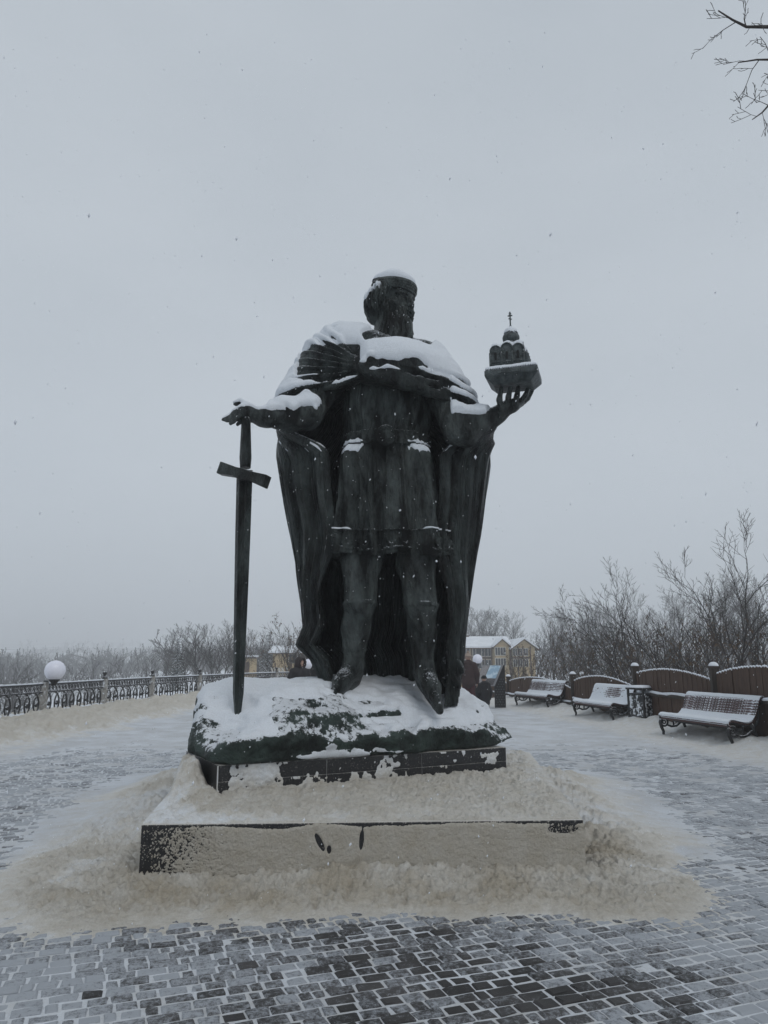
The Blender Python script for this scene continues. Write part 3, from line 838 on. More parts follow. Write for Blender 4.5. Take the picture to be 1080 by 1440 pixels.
def rock_fn(X, Y, Z):
    u, v = rock_uv(X, Y); u = u + 0 * Z; v = v + 0 * Z; ZZ = Z + 0 * u
    n = 0.16 * fbm(X * 1.5, Y * 1.5, Z * 1.5, 4, 91) * sstep(1.45, 1.1, ZZ) + .16 * (np.abs(fbm(X * 1.7 + 3, Y * 1.7, Z * 2.2, 3, 98)) - .2) * sstep(1.35, 1.0, ZZ) + .04 * fbm(X * 2, Y * 2, Z * 2, 3, 99)
    low = sstep(1.15, .68, ZZ)
    du = np.abs(u - 1.64) - (1.74 - .22 * sstep(.80, 1.4, ZZ)); dv = np.abs(v - 0.82) - (0.86 - 0.10 * sstep(.85, 1.2, ZZ) + 0.07 * sstep(.7, .95, ZZ) * sstep(1.25, .95, ZZ))
    r = .30
    side = np.hypot(np.maximum(du + r, 0), np.maximum(dv + r, 0)) + np.minimum(np.maximum(du, dv) + r, 0) - r
    cl_ = (-1.93 - X) + 0 * ZZ + .10 * fbm(X * 2, Y * 2, Z * 2.4, 3, 94); kk = .18; hq = np.clip(.5 + .5 * (side - cl_) / kk, 0, 1); side = side * hq + cl_ * (1 - hq) + kk * hq * (1 - hq)
    t = (ZZ - rock_top(u, v)) * .85
    k = .10; h = np.clip(.5 + .5 * (side - t) / k, 0, 1)
    d = t * (1 - h) + side * h + k * h * (1 - h)
    crag = 0.06 * np.abs(fbm(X * 4.5, Y * 4.5, Z * 6, 4, 92))
    d = np.maximum(d + n * .8 + crag, 0.70 + .05 * sstep(2.9, 3.3, u) + .06 * sstep(.1, -.3, u) * 1 - ZZ)
    return d
RK.op(rock_fn, (-2.6, 6.3, .55), (2.4, 10.6, 1.85), 0.01, pad=0)
V, Q = RK.mesh(); V = smooth_mesh(V, Q, 1, .5)
N = vnormals(V, Q)
V = V + N * (0.016 * fbm(V[:, 0] * 9, V[:, 1] * 9, V[:, 2] * 12, 4, 93))[:, None]
rock = link('bronze_rock', np_mesh('bronze_rock', V, Q, BRONZE_ROCK))
tag(rock, 'rough dark green bronze rock under the statue, half covered with snow', 'rock')
ROCK_V, ROCK_Q = V, Q
# snow frozen on the rock: a shell that follows the rock wherever it is not too steep
def rock_mask(V, N):
    u, v = rock_uv(V[:, 0], V[:, 1])
    n = fbm(V[:, 0] * 2.2, V[:, 1] * 2.2, V[:, 2] * 2.2, 4, 95); nf = fbm(V[:, 0] * 10, V[:, 1] * 10, V[:, 2] * 16, 4, 96)
    n5 = fbm(V[:, 0] * 4 + V[:, 2] * 3, V[:, 1] * 9, V[:, 2] * 12, 4, 97)
    bare = np.exp(-(((u - 0.98 + .15 * n) / .47) ** 4 + ((v - .10 + .10 * n) / .26) ** 4))
    trod = np.exp(-((V[:, 0] - 0.10) / .42) ** 2 - ((V[:, 1] - 7.85) / .38) ** 2) + .7 * np.exp(-((V[:, 0] + .55) / .5) ** 2 - ((V[:, 1] - 8.0) / .3) ** 2) + .5 * np.exp(-((u - .55) / .25) ** 2 - ((v - .55) / .2) ** 2)
    m = sstep(.24, .58, N[:, 2] + 0.22 * n + 0.10 * nf + 0.30 * sstep(1.0, .4, u) * (V[:, 2] > .92) + .15 * sstep(2.2, 2.8, u) * (V[:, 2] > .95))
    m = m - 1.3 * bare * (1 + .5 * nf) - 0.62 * trod * sstep(-.12, .22, n5) - .55 * sstep(2.75, 2.95, u) * sstep(-.05, .2, n5 + .3 * n) - .6 * sstep(.30, .05, u + .12 * n + .08 * nf) - .30 * sstep(.1, .35, n5) * (v < .9)
    m = m - .9 * sstep(.97, .90, V[:, 2] + .05 * n + .03 * nf)
    # snow blown along the ledge at the foot of the rock
    m = np.maximum(m, .8 * np.exp(-((V[:, 2] - .735) / .045) ** 2) * np.exp(-((u - 1.25) / .62) ** 4) * sstep(-.35, .1, n5))
    m = np.maximum(m, .6 * sstep(.12, .30, nf + .6 * n5) * sstep(.98, .9, V[:, 2]) * np.exp(-((u - 1.25) / .5) ** 4) * (v < .3))
    return np.clip(m, 0, 1)
snow_shell('rock_snow', [(V, Q)], [], rock_mask, 0.05, 'white snow frozen over the top and slopes of the bronze rock', up=.35, nblur=4, tblur=0, fillit=1, sand=0.03)

# ---------------- snow on the step, banked up against the plinth
def plinth_sd(x, y):
    u, v = rock_uv(x, y)
    du = np.maximum(np.maximum(-u, u - 3.14), 0); dv = np.maximum(np.maximum(-v, v - 1.22), 0)
    return np.hypot(du, dv), u, v
nx, ny = 420, 340
U, Vv = np.meshgrid(np.linspace(0, 1, nx), np.linspace(0, 1, ny) ** 1.15, indexing='ij')
S = np.array(SLAB)
x_ = (S[0, 0] * (1 - U) + S[1, 0] * U) * (1 - Vv) + (S[3, 0] * (1 - U) + S[2, 0] * U) * Vv
y_ = (S[0, 1] * (1 - U) + S[1, 1] * U) * (1 - Vv) + (S[3, 1] * (1 - U) + S[2, 1] * U) * Vv
ds, u, v = plinth_sd(x_, y_)
n1 = fbm(x_ * 1.5, y_ * 1.5, 0, 3, 101); n2 = fbm(x_ * 5, y_ * 5, 0, 4, 102); n3 = fbm(x_ * 18, y_ * 18, 0, 4, 103)
edge = np.minimum(np.minimum(U * 3.3, (1 - U) * 3.3), Vv * 4.3)
h = 0.012 + 0.020 * np.exp(-(ds / .28) ** 2) * (1 + 1.1 * n1) * sstep(-.05, .25, u) + (.08 + .20 * sstep(.05, .40, v)) * np.exp(-(np.maximum(ds - .08, 0) / .30) ** 2) * sstep(.03, -.10, u) + 0.014 * sstep(.0, .4, edge)
n6 = np.abs(fbm(x_ * 9, y_ * 9, 0, 4, 105, .6))
h = h * sstep(-0.004, 0.07, edge) + (0.030 * n2 + 0.024 * n3 - .04 * n6 - .06 * np.abs(fbm(x_ * 20, y_ * 20, 0, 3, 107, .6)) + .02) * sstep(0.01, .10, edge)
h = np.where(Vv * 4.3 < .035 + .05 * n2 + .03 * n3, -0.012 + .004 * n3, np.maximum(h, 0.004))
sd = (0.50 + .22 * n2 - .10 * sstep(.3, 1.4, ds)) * np.clip(sstep(-.75, .30, u + .55 * n2 + .3 * n3) + .12, 0, 1) * (1 - .35 * sstep(2.6, 3.3, u)) 
z_ = 0.421 + h
V = np.stack([x_, y_, z_], -1).reshape(-1, 3)
V[:, :2] += 0
o = link('step_snow', np_mesh('step_snow', V, grid_faces(nx, ny), SNOW, True, {'sand': np.clip(sd + .1, 0, 1).ravel()}))
tag(o, 'trodden sandy snow lying on the granite step around the plinth', 'snow', kind='stuff')

# ---------------- crusts of snow plastered on the upright faces
def crust(name, A, B_, z0, z1, out, nu, nv, thick, maskfn, sandfn, label, parent=None):
    A = np.array(A, float); B_ = np.array(B_, float)
    L_ = np.linalg.norm(B_ - A); d = (B_ - A) / L_; nrm = np.array((d[1], -d[0]))
    U, Z = np.meshgrid(np.linspace(0, L_, nu), np.linspace(z0, z1, nv), indexing='ij')
    m = maskfn(U, Z, L_)
    n = fbm(U * 9, Z * 9, 3.3, 4, 111); n_ = fbm(U * 45, Z * 45, 1.3, 3, 112)
    T = thick * (m - .25) * (1 + .5 * n) + .0035 * n_ * (m > .2)
    keep = T > -0.009
    x = A[0] + d[0] * U + nrm[0] * (out + np.maximum(T, -.009)); y = A[1] + d[1] * U + nrm[1] * (out + np.maximum(T, -.009))
    q = keep[:-1, :-1] & keep[1:, :-1] & keep[1:, 1:] & keep[:-1, 1:]
    used = np.zeros(keep.shape, bool); used[:-1, :-1] |= q; used[1:, :-1] |= q; used[1:, 1:] |= q; used[:-1, 1:] |= q
    idx = np.full(keep.shape, -1); idx[used] = np.arange(used.sum())
    Fc = np.stack([idx[:-1, :-1][q], idx[1:, :-1][q], idx[1:, 1:][q], idx[:-1, 1:][q]], 1)
    sd = sandfn(U, Z, L_)
    o = link(name, np_mesh(name, np.stack([x[used], y[used], Z[used]], 1), Fc, SNOW, True, {'sand': sd[used]}))
    tag(o, label, 'snow', kind='stuff')
def slab_mask(U, Z, L_):
    n = fbm(U * 3, Z * 3, 0, 4, 121); nf = fbm(U * 90, Z * 90, 0, 4, 122, .75)
    m = sstep(.10, .50, U + .20 * n + .62 * nf) * sstep(.414, .378, Z + .03 * n + .010 * nf) + .1 * nf
    # scuffs and finger holes
    for (u0, z0_, a, b, an) in ((1.31, .285, .022, .075, -.5), (1.38, .235, .018, .03, 0), (1.62, .30, .019, .075, .1)):
        c, s = math.cos(an), math.sin(an); uu = (U - u0) * c - (Z - z0_) * s; zz = (U - u0) * s + (Z - z0_) * c
        m = m - 1.6 * np.exp(-((uu / a) ** 2 + (zz / b) ** 2) ** 2)
    m = m - 1.2 * np.exp(-(((U - 3.14) / .14) ** 2 + ((Z - .36) / .04) ** 2) ** 2) * (nf > -.2) - .9 * np.exp(-(((U - .80) / .16) ** 2 + ((Z - .415) / .03) ** 2))
    return np.clip(m, 0, 1.1)
crust('step_face_snow', SLAB[0], SLAB[1], 0.0, .419, .0, 760, 100, .009, slab_mask, lambda U, Z, L_: 0.78 + 0 * U, 'sandy snow crust plastered on the front face of the granite step, with scuffed holes')
def plinth_mask(U, Z, L_):
    n = fbm(U * 2.6, Z * 5, 0, 4, 131); nf = fbm(U * 22, Z * 22, 0, 4, 132)
    m = .62 * sstep(.75, .45, U) * sstep(.05, .15, U) + .55 * np.exp(-((U - .9) / .16) ** 2) * sstep(.62, .5, Z) + .5 * np.exp(-((U - 1.75) / .2) ** 2) + .35 * np.exp(-((U - 1.5) / .2) ** 2) * sstep(.56, .5, Z) + .8 * np.exp(-((U - 2.95) / .1) ** 2 - ((Z - .58) / .08) ** 2)
    return np.clip(m + .4 * n + .5 * nf * 1.2 - .12 + .35 * sstep(.5, .44, Z), 0, 1)
crust('plinth_face_snow', tuple(uv(0, 0)[:2]), tuple(uv(3.14, 0)[:2]), .41, .69, .0235, 420, 50, .022, plinth_mask, lambda U, Z, L_: .22 + .25 * sstep(.6, .45, Z), 'patchy white snow stuck to the black face of the plinth')
# ================================================================== STATUE
W = P
statue = empty('statue', (0.05, 8.35, 1.25))
tag(statue, 'huge bronze statue of bearded man in cape with sword and small church', 'statue')

def part(name, me, parent=statue):
    """geometry is authored in world coordinates; keep it there under its parent"""
    o = link(name, me, parent)
    o.matrix_parent_inverse = Matrix.Identity(4)
    w = Vector((0, 0, 0))
    q = parent
    while q is not None:
        w += Vector(q.location); q = q.parent
    o.location = -w
    return o

def rough_up(V, Q, amp=0.006, sc=(14, 14, 5), seed=1, oct=3):
    N = vnormals(V, Q)
    return V + N * (amp * fbm(V[:, 0] * sc[0], V[:, 1] * sc[1], V[:, 2] * sc[2], oct, seed))[:, None]

HB = 0.0125
SURF = {'big': [], 'cloth': [], 'church': [], 'all': []}
CH = []
# ---------------- body: torso, head, arms, hands, legs as one skin
B = Field((-1.95, 7.25, 0.95), (1.85, 9.15, 6.45), HB)
wr = lambda X, Y, Z: 0.030 * vnoise(X * 5 + Z * 4, Y * 5, Z * 7 - X * 3, 5) + 0.014 * vnoise(X * 13, Y * 13, Z * 13, 6)
tr = lambda X, Y, Z: 0.020 * vnoise(X * 6, Y * 6, Z * 7 + X * 5, 8) + 0.010 * vnoise(X * 16, Y * 16, Z * 9, 9)
# trunk (inside the clothes)
B.ell(W(545, 560, 8.42), (0.46, 0.33, 0.62)); B.ell(W(545, 640, 8.42), (0.44, 0.33, 0.5), k=0.1)
B.cap(W(480, 505, 8.45), W(605, 520, 8.45), 0.2, 0.2, k=0.1)
B.cap(W(545, 500, 8.45), W(548, 455, 8.42), 0.2, 0.16, k=0.08)
# legs
kneeL, kneeR = W(506, 845, 8.10), W(592, 848, 8.10)
ankL, ankR = W(497, 935, 8.26), W(596, 938, 8.24)
toeL, toeR = W(465, 980, 7.90), W(618, 993, 7.88)
B.chain([W(512, 740, 8.3), W(508, 790, 8.2), kneeL], [0.24, 0.225, 0.165], k=0.05, disp=tr)
B.chain([W(582, 740, 8.3), W(585, 790, 8.2), kneeR], [0.24, 0.225, 0.165], k=0.05, disp=tr)
calfL, calfR = W(501, 880, 8.22), W(594, 885, 8.21)
B.chain([kneeL, calfL, ankL], [0.165, 0.160, 0.100], k=0.05, disp=tr)
B.chain([kneeR, calfR, ankR], [0.165, 0.162, 0.102], k=0.05, disp=tr)
for a, t, s in ((ankL, toeL, -1), (ankR, toeR, 1)):
    heel = a + np.array((0.0, 0.07, -0.14)); mid = a * 0.5 + t * 0.5 + np.array((0, 0, -0.02))
    B.chain([a, heel], [0.10, 0.09], k=0.05)
    B.chain([a + np.array((0, 0, -0.04)), mid, t], [0.112, 0.094, 0.038], k=0.06, disp=lambda X, Y, Z: 0.008 * vnoise(X * 14, Y * 14, Z * 20, 3))
    B.chain([heel + np.array((0, 0, -0.05)), t + np.array((0, 0, -0.045))], [0.068, 0.042], k=0.02)      # sole
for c, r in ((kneeL, 0.175), (kneeR, 0.178)):                               # top of the boot
    for i in range(24):
        a0, a1 = 2 * math.pi * i / 24, 2 * math.pi * (i + 1) / 24
        B.cap(c + np.array((r * math.cos(a0), r * math.sin(a0), -0.035 - 0.02 * math.sin(a0))), c + np.array((r * math.cos(a1), r * math.sin(a1), -0.035 - 0.02 * math.sin(a1))), 0.018, k=0.02)
# arm on the sword
shL, elL, wrL, pmL = W(468, 520, 8.40), W(430, 578, 8.0), W(372, 588, 7.76), W(345, 580, 7.64)
B.chain([shL, elL], [0.22, 0.2], k=0.06, disp=wr)
B.chain([elL, W(400, 586, 7.88), wrL], [0.2, 0.155, 0.098], k=0.06, disp=wr)
B.cap(wrL + np.array((0.03, 0, -0.0)), wrL - np.array((0.02, 0.01, 0)), 0.112, 0.106, k=0.02)          # cuff
B.chain([wrL, pmL], [0.085, 0.085], k=0.04)
B.ell(pmL + np.array((0.0, 0.0, 0.0)), (0.085, 0.075, 0.10), k=0.05)
for pts, r in (([(345, 572), (338, 566), (331, 568)], .034),                 # thumb over the pommel
               ([(340, 574), (330, 580), (322, 587), (314, 590)], .03),      # four fingers
               ([(341, 577), (332, 584), (326, 589), (319, 592)], .03),
               ([(342, 582), (334, 588), (328, 593), (324, 596)], .028),
               ([(346, 587), (338, 593), (334, 597)], .026)):
    q = {3: 7.62, 4: 7.56}[len(pts)]
    B.chain([W(x, y, q - 0.012 * i) for i, (x, y) in enumerate(pts)], [r * (1 - 0.12 * i) for i in range(len(pts))], k=0.018)
# arm holding the church
shR, elR, wrR, pmR = W(612, 535, 8.40), W(648, 598, 8.04), W(697, 585, 7.98), W(714, 573, 7.92)
B.chain([shR, elR], [0.21, 0.2], k=0.06, disp=wr)
B.chain([elR, W(675, 594, 8.01), wrR], [0.195, 0.15, 0.092], k=0.06, disp=wr)
B.ell(elR + np.array((0.02, -0.02, -0.12)), (0.2, 0.17, 0.14), k=0.08, disp=wr)
B.cap(wrR + np.array((-0.03, 0, -0.02)), wrR + np.array((0.02, -0.01, 0.012)), 0.112, 0.104, k=0.02)
B.chain([wrR, pmR], [0.078, 0.085], k=0.04)
B.chain([W(706, 574, 7.88), W(722, 570, 7.9), W(732, 566, 7.96)], [0.062, 0.066, 0.05], k=0.04)
for pts in ([(704, 571, 7.84), (702, 562, 7.80), (705, 547, 7.82)],
            [(713, 569, 7.83), (715, 558, 7.77), (718, 545, 7.76)],
            [(723, 568, 7.86), (727, 557, 7.80), (729, 545, 7.80)],
            [(731, 566, 7.92), (739, 556, 7.88), (744, 545, 7.90)],
            [(732, 568, 7.99), (742, 560, 8.01), (748, 549, 8.02)]):
    B.chain([W(*p) for p in pts], [0.036, 0.031, 0.027], k=0.016)
# head, turned towards the church and a little bowed
HC = W(552, 424, 8.4)
yw, ti = math.radians(50), math.radians(9)
hf = np.array((math.sin(yw) * math.cos(ti), -math.cos(yw) * math.cos(ti), -math.sin(ti)))
hx = np.array((-math.cos(yw), -math.sin(yw), 0.0)); hz = np.cross(hx, hf)
HR = np.stack([hx, hf, hz], 1)
H = lambda x, y, z: HC + HR @ np.array((x, y, z), float)
B.ell(H(0, -0.02, 0.06), (.225, .265, .30), HR); B.ell(H(0, .07, -.15), (.165, .19, .2), HR, k=0.05)
B.cap(H(0, -0.06, -0.1), W(546, 470, 8.42), 0.155, 0.17, k=0.05)
B.cap(H(-.14, .205, .045), H(-.03, .245, .05), .03, .034, k=0.03); B.cap(H(.14, .205, .045), H(.03, .245, .05), .03, .034, k=0.03)
for s in (-1, 1):
    B.ell(H(s * .085, .25, -.005), (.048, .035, .032), HR, k=0.03, mode='s')
    B.ell(H(s * .085, .215, -.008), (.036, .03, .024), HR, k=0.006)
    B.cap(H(s * .12, .215, .012), H(s * .05, .238, .016), .013, .013, k=0.008)        # lids
    B.cap(H(s * .12, .212, -.028), H(s * .05, .235, -.030), .011, .011, k=0.008)
    B.ell(H(s * .13, .17, -.085), (.065, .06, .055), HR, k=0.05)
    B.ell(H(s * .225, -.02, -.04), (.03, .055, .085), HR, k=0.02)
    B.ell(H(s * .04, .29, -.105), (.026, .03, .022), HR, k=0.015)
B.cap(H(0, .235, .045), H(0, .315, -.085), .028, .036, k=0.025)
B.cap(H(-.06, .255, -.185), H(.06, .255, -.185), .022, .022, k=0.012)               # lower lip
V, Q = B.mesh(); V = smooth_mesh(V, Q, 1, 0.5)
V = rough_up(V, Q, 0.005, (20, 20, 9), 3)
body_me = np_mesh('statue_body', V, Q, FIGURE)
part('body', body_me)
SURF['big'].append((V, Q)); SURF['all'].append((V, Q))
del B

# ---------------- beard and hair with carved strands
def strands(freq, amp, seed, c, wav=0.5):
    def fn(X, Y, Z):
        x = (X - c[0]); y = (Y - c[1])
        a = x * HR[0, 0] + y * HR[1, 0]; b = x * HR[0, 1] + y * HR[1, 1]
        th = np.arctan2(a, b + 0.05)
        w = wav * vnoise(X * 5, Y * 5, Z * 7, seed) + 0.35 * vnoise(X * 14, Y * 14, Z * 14, seed + 3)
        return amp * np.sin(th * freq + w * 6 + Z * 4) + amp * 0.6 * vnoise(X * 22, Y * 22, Z * 12, seed + 5)
    return fn
K = Field((-0.35, 7.6, 4.75), (0.65, 9.0, 6.15), 0.0105)
sb = strands(40, 0.017, 11, H(0, 0.0, 0))
b0, b1, b2, b3 = H(0, .14, -.27), W(561, 460, 8.2), W(563, 474, 8.17), W(569, 489, 8.12)
K.ell(H(0, .085, -.27), (.15, .14, .13), HR, disp=sb)
for s in (-1, 1):
    K.chain([H(s * .20, .02, .0), H(s * .165, .065, -.14), H(s * .09, .12, -.27)], [.03, .04, .09], k=0.05, disp=sb)
    K.chain([H(s * .012, .285, -.135), H(s * .07, .255, -.165), H(s * .125, .20, -.25)], [.022, .032, .026], k=0.012, disp=sb)      # moustache
K.chain([b0, b1, b2, b3], [.12, .135, .125, .05], k=0.06, disp=sb)
K.chain([W(548, 455, 8.28), W(545, 472, 8.26), W(552, 482, 8.2)], [.09, .10, .08], k=0.06, disp=sb)
V, Q = K.mesh(); V = smooth_mesh(V, Q, 1, 0.4)
part('beard', np_mesh('statue_beard', V, Q, FIGURE)); SURF['big'].append((V, Q)); SURF['all'].append((V, Q))
K = Field((-0.55, 7.9, 5.0), (0.65, 9.2, 6.2), 0.0105)
sh = strands(30, 0.018, 21, H(0, -.05, 0), 0.9)
K.ell(H(0, -.15, -.06), (.225, .18, .21), HR, disp=sh)
K.ell(W(531, 436, 8.48), (.13, .16, .165), k=0.08, disp=sh)
K.ell(W(533, 424, 8.45), (.115, .15, .11), k=0.08, disp=sh)
for s in (-1, 1):
    K.chain([H(s * .2, .08, .1), H(s * .235, -.02, .02), H(s * .22, -.12, -.1)], [.05, .07, .1], k=0.05, disp=sh)
K.chain([W(537, 450, 8.42), W(541, 470, 8.4), W(539, 482, 8.38)], [.10, .08, .10], k=0.06, disp=sh)
V, Q = K.mesh(); V = smooth_mesh(V, Q, 1, 0.4)
part('hair', np_mesh('statue_hair', V, Q, FIGURE)); SURF['big'].append((V, Q)); SURF['all'].append((V, Q))
# ---------------- cap
cap = empty('cap', parent=statue)
M4 = Matrix(HR.tolist()).to_4x4()
prof = [(0.255, .085), (0.272, .08), (0.281, .09), (0.283, .125), (0.283, .185), (0.281, .205), (0.272, .213), (0.258, .215)]
mb = MB().lathe(prof, HC, 72, 0.93, 1.02, M4)
bo = part('cap_band', mb.mesh('cap_band', FIGURE, True), cap)
mb = MB().lathe([(0.264, .19), (.262, .205), (.257, .222), (0.247, .240), (.231, .256), (0.209, .270), (.18, .283), (0.145, .292), (.11, .299), (0.07, .303), (.035, .305), (0.004, .306)], HC, 64, 0.93, 1.02, M4)
part('cap_crown', mb.mesh('cap_crown', BRONZE, True), cap)
SURF['big'].append((np.array(mb.V), np.array(mb.Fq))); SURF['all'].append((np.array(mb.V), np.array(mb.Fq)))
mb = MB()
for row in (.115, .145, .175):
    for k in range(44):
        t = 2 * math.pi * (k + (0.5 if row == .145 else 0)) / 44
        p = H(.284 * .93 * math.cos(t), .284 * 1.02 * math.sin(t), row)
        mb.lathe([(0.0, -.009), (0.009, -.004), (0.011, 0.0), (0.009, .004), (0.0, .009)], p, 6)
part('cap_studs', mb.mesh('cap_studs', FIGURE, True), cap)

# ---------------- mantle over the shoulders, folds gathered at the knot
G = Field((-1.45, 7.5, 4.2), (1.3, 9.2, 5.75), 0.0135)
KN = W(512, 513, 7.92)
def mfold(X, Y, Z):
    dx, dz = X - KN[0], Z - KN[2]
    r = np.sqrt(dx * dx + dz * dz + 0 * Y)
    th = np.arctan2(dz, -dx) + 0 * Y                       # 0 = straight out to the viewer's left
    left = sstep(0.02, 0.2, -dx) * sstep(1.0, 0.5, r) * sstep(1.05, 0.5, np.abs(th - 0.12)) * sstep(8.72, 8.45, Y + 0 * X)
    a_ = th * 33 + 2.6 * vnoise(X * 3, Y * 3, Z * 3, 4)
    f = np.sin(a_) * .8 + .4 * np.sin(2 * a_ + .8)
    right = sstep(0.05, 0.35, dx) * sstep(-0.03, -0.12, dz) * sstep(-0.62, -0.4, dz)
    g = np.sin((dz + 0.30 * dx) * 44 + 2.0 * vnoise(X * 3, Y * 3, Z * 3, 14))
    soft = 0.022 * vnoise(X * 3.2, Y * 3.2, Z * 3.2, 31) + 0.010 * vnoise(X * 8, Y * 8, Z * 8, 32)
    return (0.036 * f * left * np.minimum(1, r * 2.2) + 0.026 * g * right + soft).astype(np.float32)
def mcap(a, b, ra, rb, k=0.09): G.cap(a, b, ra, rb, k, 'u', mfold)
mcap(W(480, 493, 8.45), W(590, 513, 8.45), 0.31, 0.285)
mcap(W(500, 500, 8.35), W(565, 512, 8.3), 0.31, 0.30, .15)
G.ell(W(552, 527, 8.22), (0.53, 0.44, 0.40), k=0.12, disp=mfold)
mcap(W(456, 512, 8.3), W(404, 560, 8.02), 0.25, 0.12, .14)
mcap(W(452, 518, 8.42), W(410, 562, 8.25), 0.25, 0.17, .16)
mcap(W(470, 520, 8.2), W(425, 560, 7.98), 0.24, 0.14, .16)
mcap(W(605, 522, 8.42), W(654, 570, 8.15), 0.24, 0.12, .14)
mcap(W(600, 520, 8.5), W(650, 573, 8.32), 0.24, 0.17, .16)
mcap(W(606, 530, 8.25), W(650, 572, 8.0), 0.22, 0.12, .16)
# cut the lower edges: left drape, chest, right drape
def halfplane(p, q):
    """signed distance in the XZ plane: negative below the line p->q (p left of q)"""
    d = np.array((q[0] - p[0], q[2] - p[2])); d /= np.linalg.norm(d)
    n = np.array((-d[1], d[0]))
    return lambda X, Y, Z: (X - p[0]) * n[0] + (Z - p[2]) * n[1] + 0 * Y
lA, lB = W(380, 567, 8.05), W(508, 531, 7.95)
hp1 = halfplane(lA, lB)
G.op(lambda X, Y, Z: np.maximum(hp1(X, Y, Z), X - lB[0] - 0.0 * Y - 0.0 * Z), (-1.45, 7.5, 4.2), (lB[0], 9.2, 5.2), 0.03, 's', pad=0.05)
cA, cB = W(505, 533, 7.9), W(612, 551, 7.9)
hp2 = halfplane(cA, cB)
G.op(lambda X, Y, Z: np.maximum(hp2(X, Y, Z), np.maximum(cA[0] - X, X - cB[0]) + 0 * Y + 0 * Z), (cA[0], 7.5, 4.2), (cB[0], 9.2, 5.2), 0.03, 's', pad=0.05)
rA, rB = W(600, 547, 8.05), W(676, 580, 8.05)
hp3 = halfplane(rA, rB)
G.op(lambda X, Y, Z: np.maximum(hp3(X, Y, Z), cB[0] - 0.03 - X + 0 * Y + 0 * Z), (cB[0] - .05, 7.5, 4.2), (1.3, 9.2, 5.2), 0.03, 's', pad=0.05)
# rolled edges and the twist of cloth across the chest
for pts, rs in (([(514, 521, 7.84), (545, 527, 7.79), (590, 534, 7.84), (622, 541, 8.02), (640, 552, 8.1)], [.026, .032, .034, .034, .03]),
                ([(514, 524, 7.84), (550, 533, 7.81), (590, 544, 7.86), (622, 555, 7.98), (655, 572, 8.02)], [.028, .034, .036, .036, .03]),
                ([(507, 530, 7.94), (470, 543, 7.95), (425, 556, 7.99), (386, 567, 8.02)], [.03, .025, .022, .02]),
                ([(520, 528, 7.86), (560, 541, 7.86), (600, 553, 7.95), (630, 562, 8.0), (674, 581, 8.02)], [.02, .028, .03, .03, .022])):
    G.chain([W(*p) for p in pts], rs, k=0.05)
pl = [(478, 457), (466, 460), (457, 464), (450, 469), (445, 475), (440, 481), (436, 487), (433, 493), (432, 500), (431, 507), (428, 514), (426, 522), (423, 530)]
for n_, (x, y) in enumerate(pl):   # gathered pleats fanning out from the knot
    my = 513 + (y - 497) * .42
    k_ = 0.75 + .5 * ((n_ * 37) % 10) / 10
    G.chain([W(509, 512 + (y - 495) * .10, 7.93), W(484, my - 3, 7.99 + .03 * (n_ % 3)), W(x * .86 + 480 * .14 + (n_ * 5) % 9, y * .9 + 50, 8.19)], [0.008, 0.011 * k_, 0.015 * k_], k=0.03, disp=lambda X, Y, Z: 0.016 * vnoise(X * 6, Y * 6, Z * 6, 61))
G.ell(W(513, 515, 7.86), (0.085, 0.07, 0.085), k=0.03)
G.cap(W(514, 509, 7.84), W(521, 503, 7.82), .03, .045, k=0.02)
V, Q = G.mesh(); V = smooth_mesh(V, Q, 1, 0.4); V = rough_up(V, Q, 0.004, (25, 25, 25), 5)
part('mantle', np_mesh('statue_mantle', V, Q, BRONZE)); SURF['big'].append((V, Q)); SURF['all'].append((V, Q))
del G

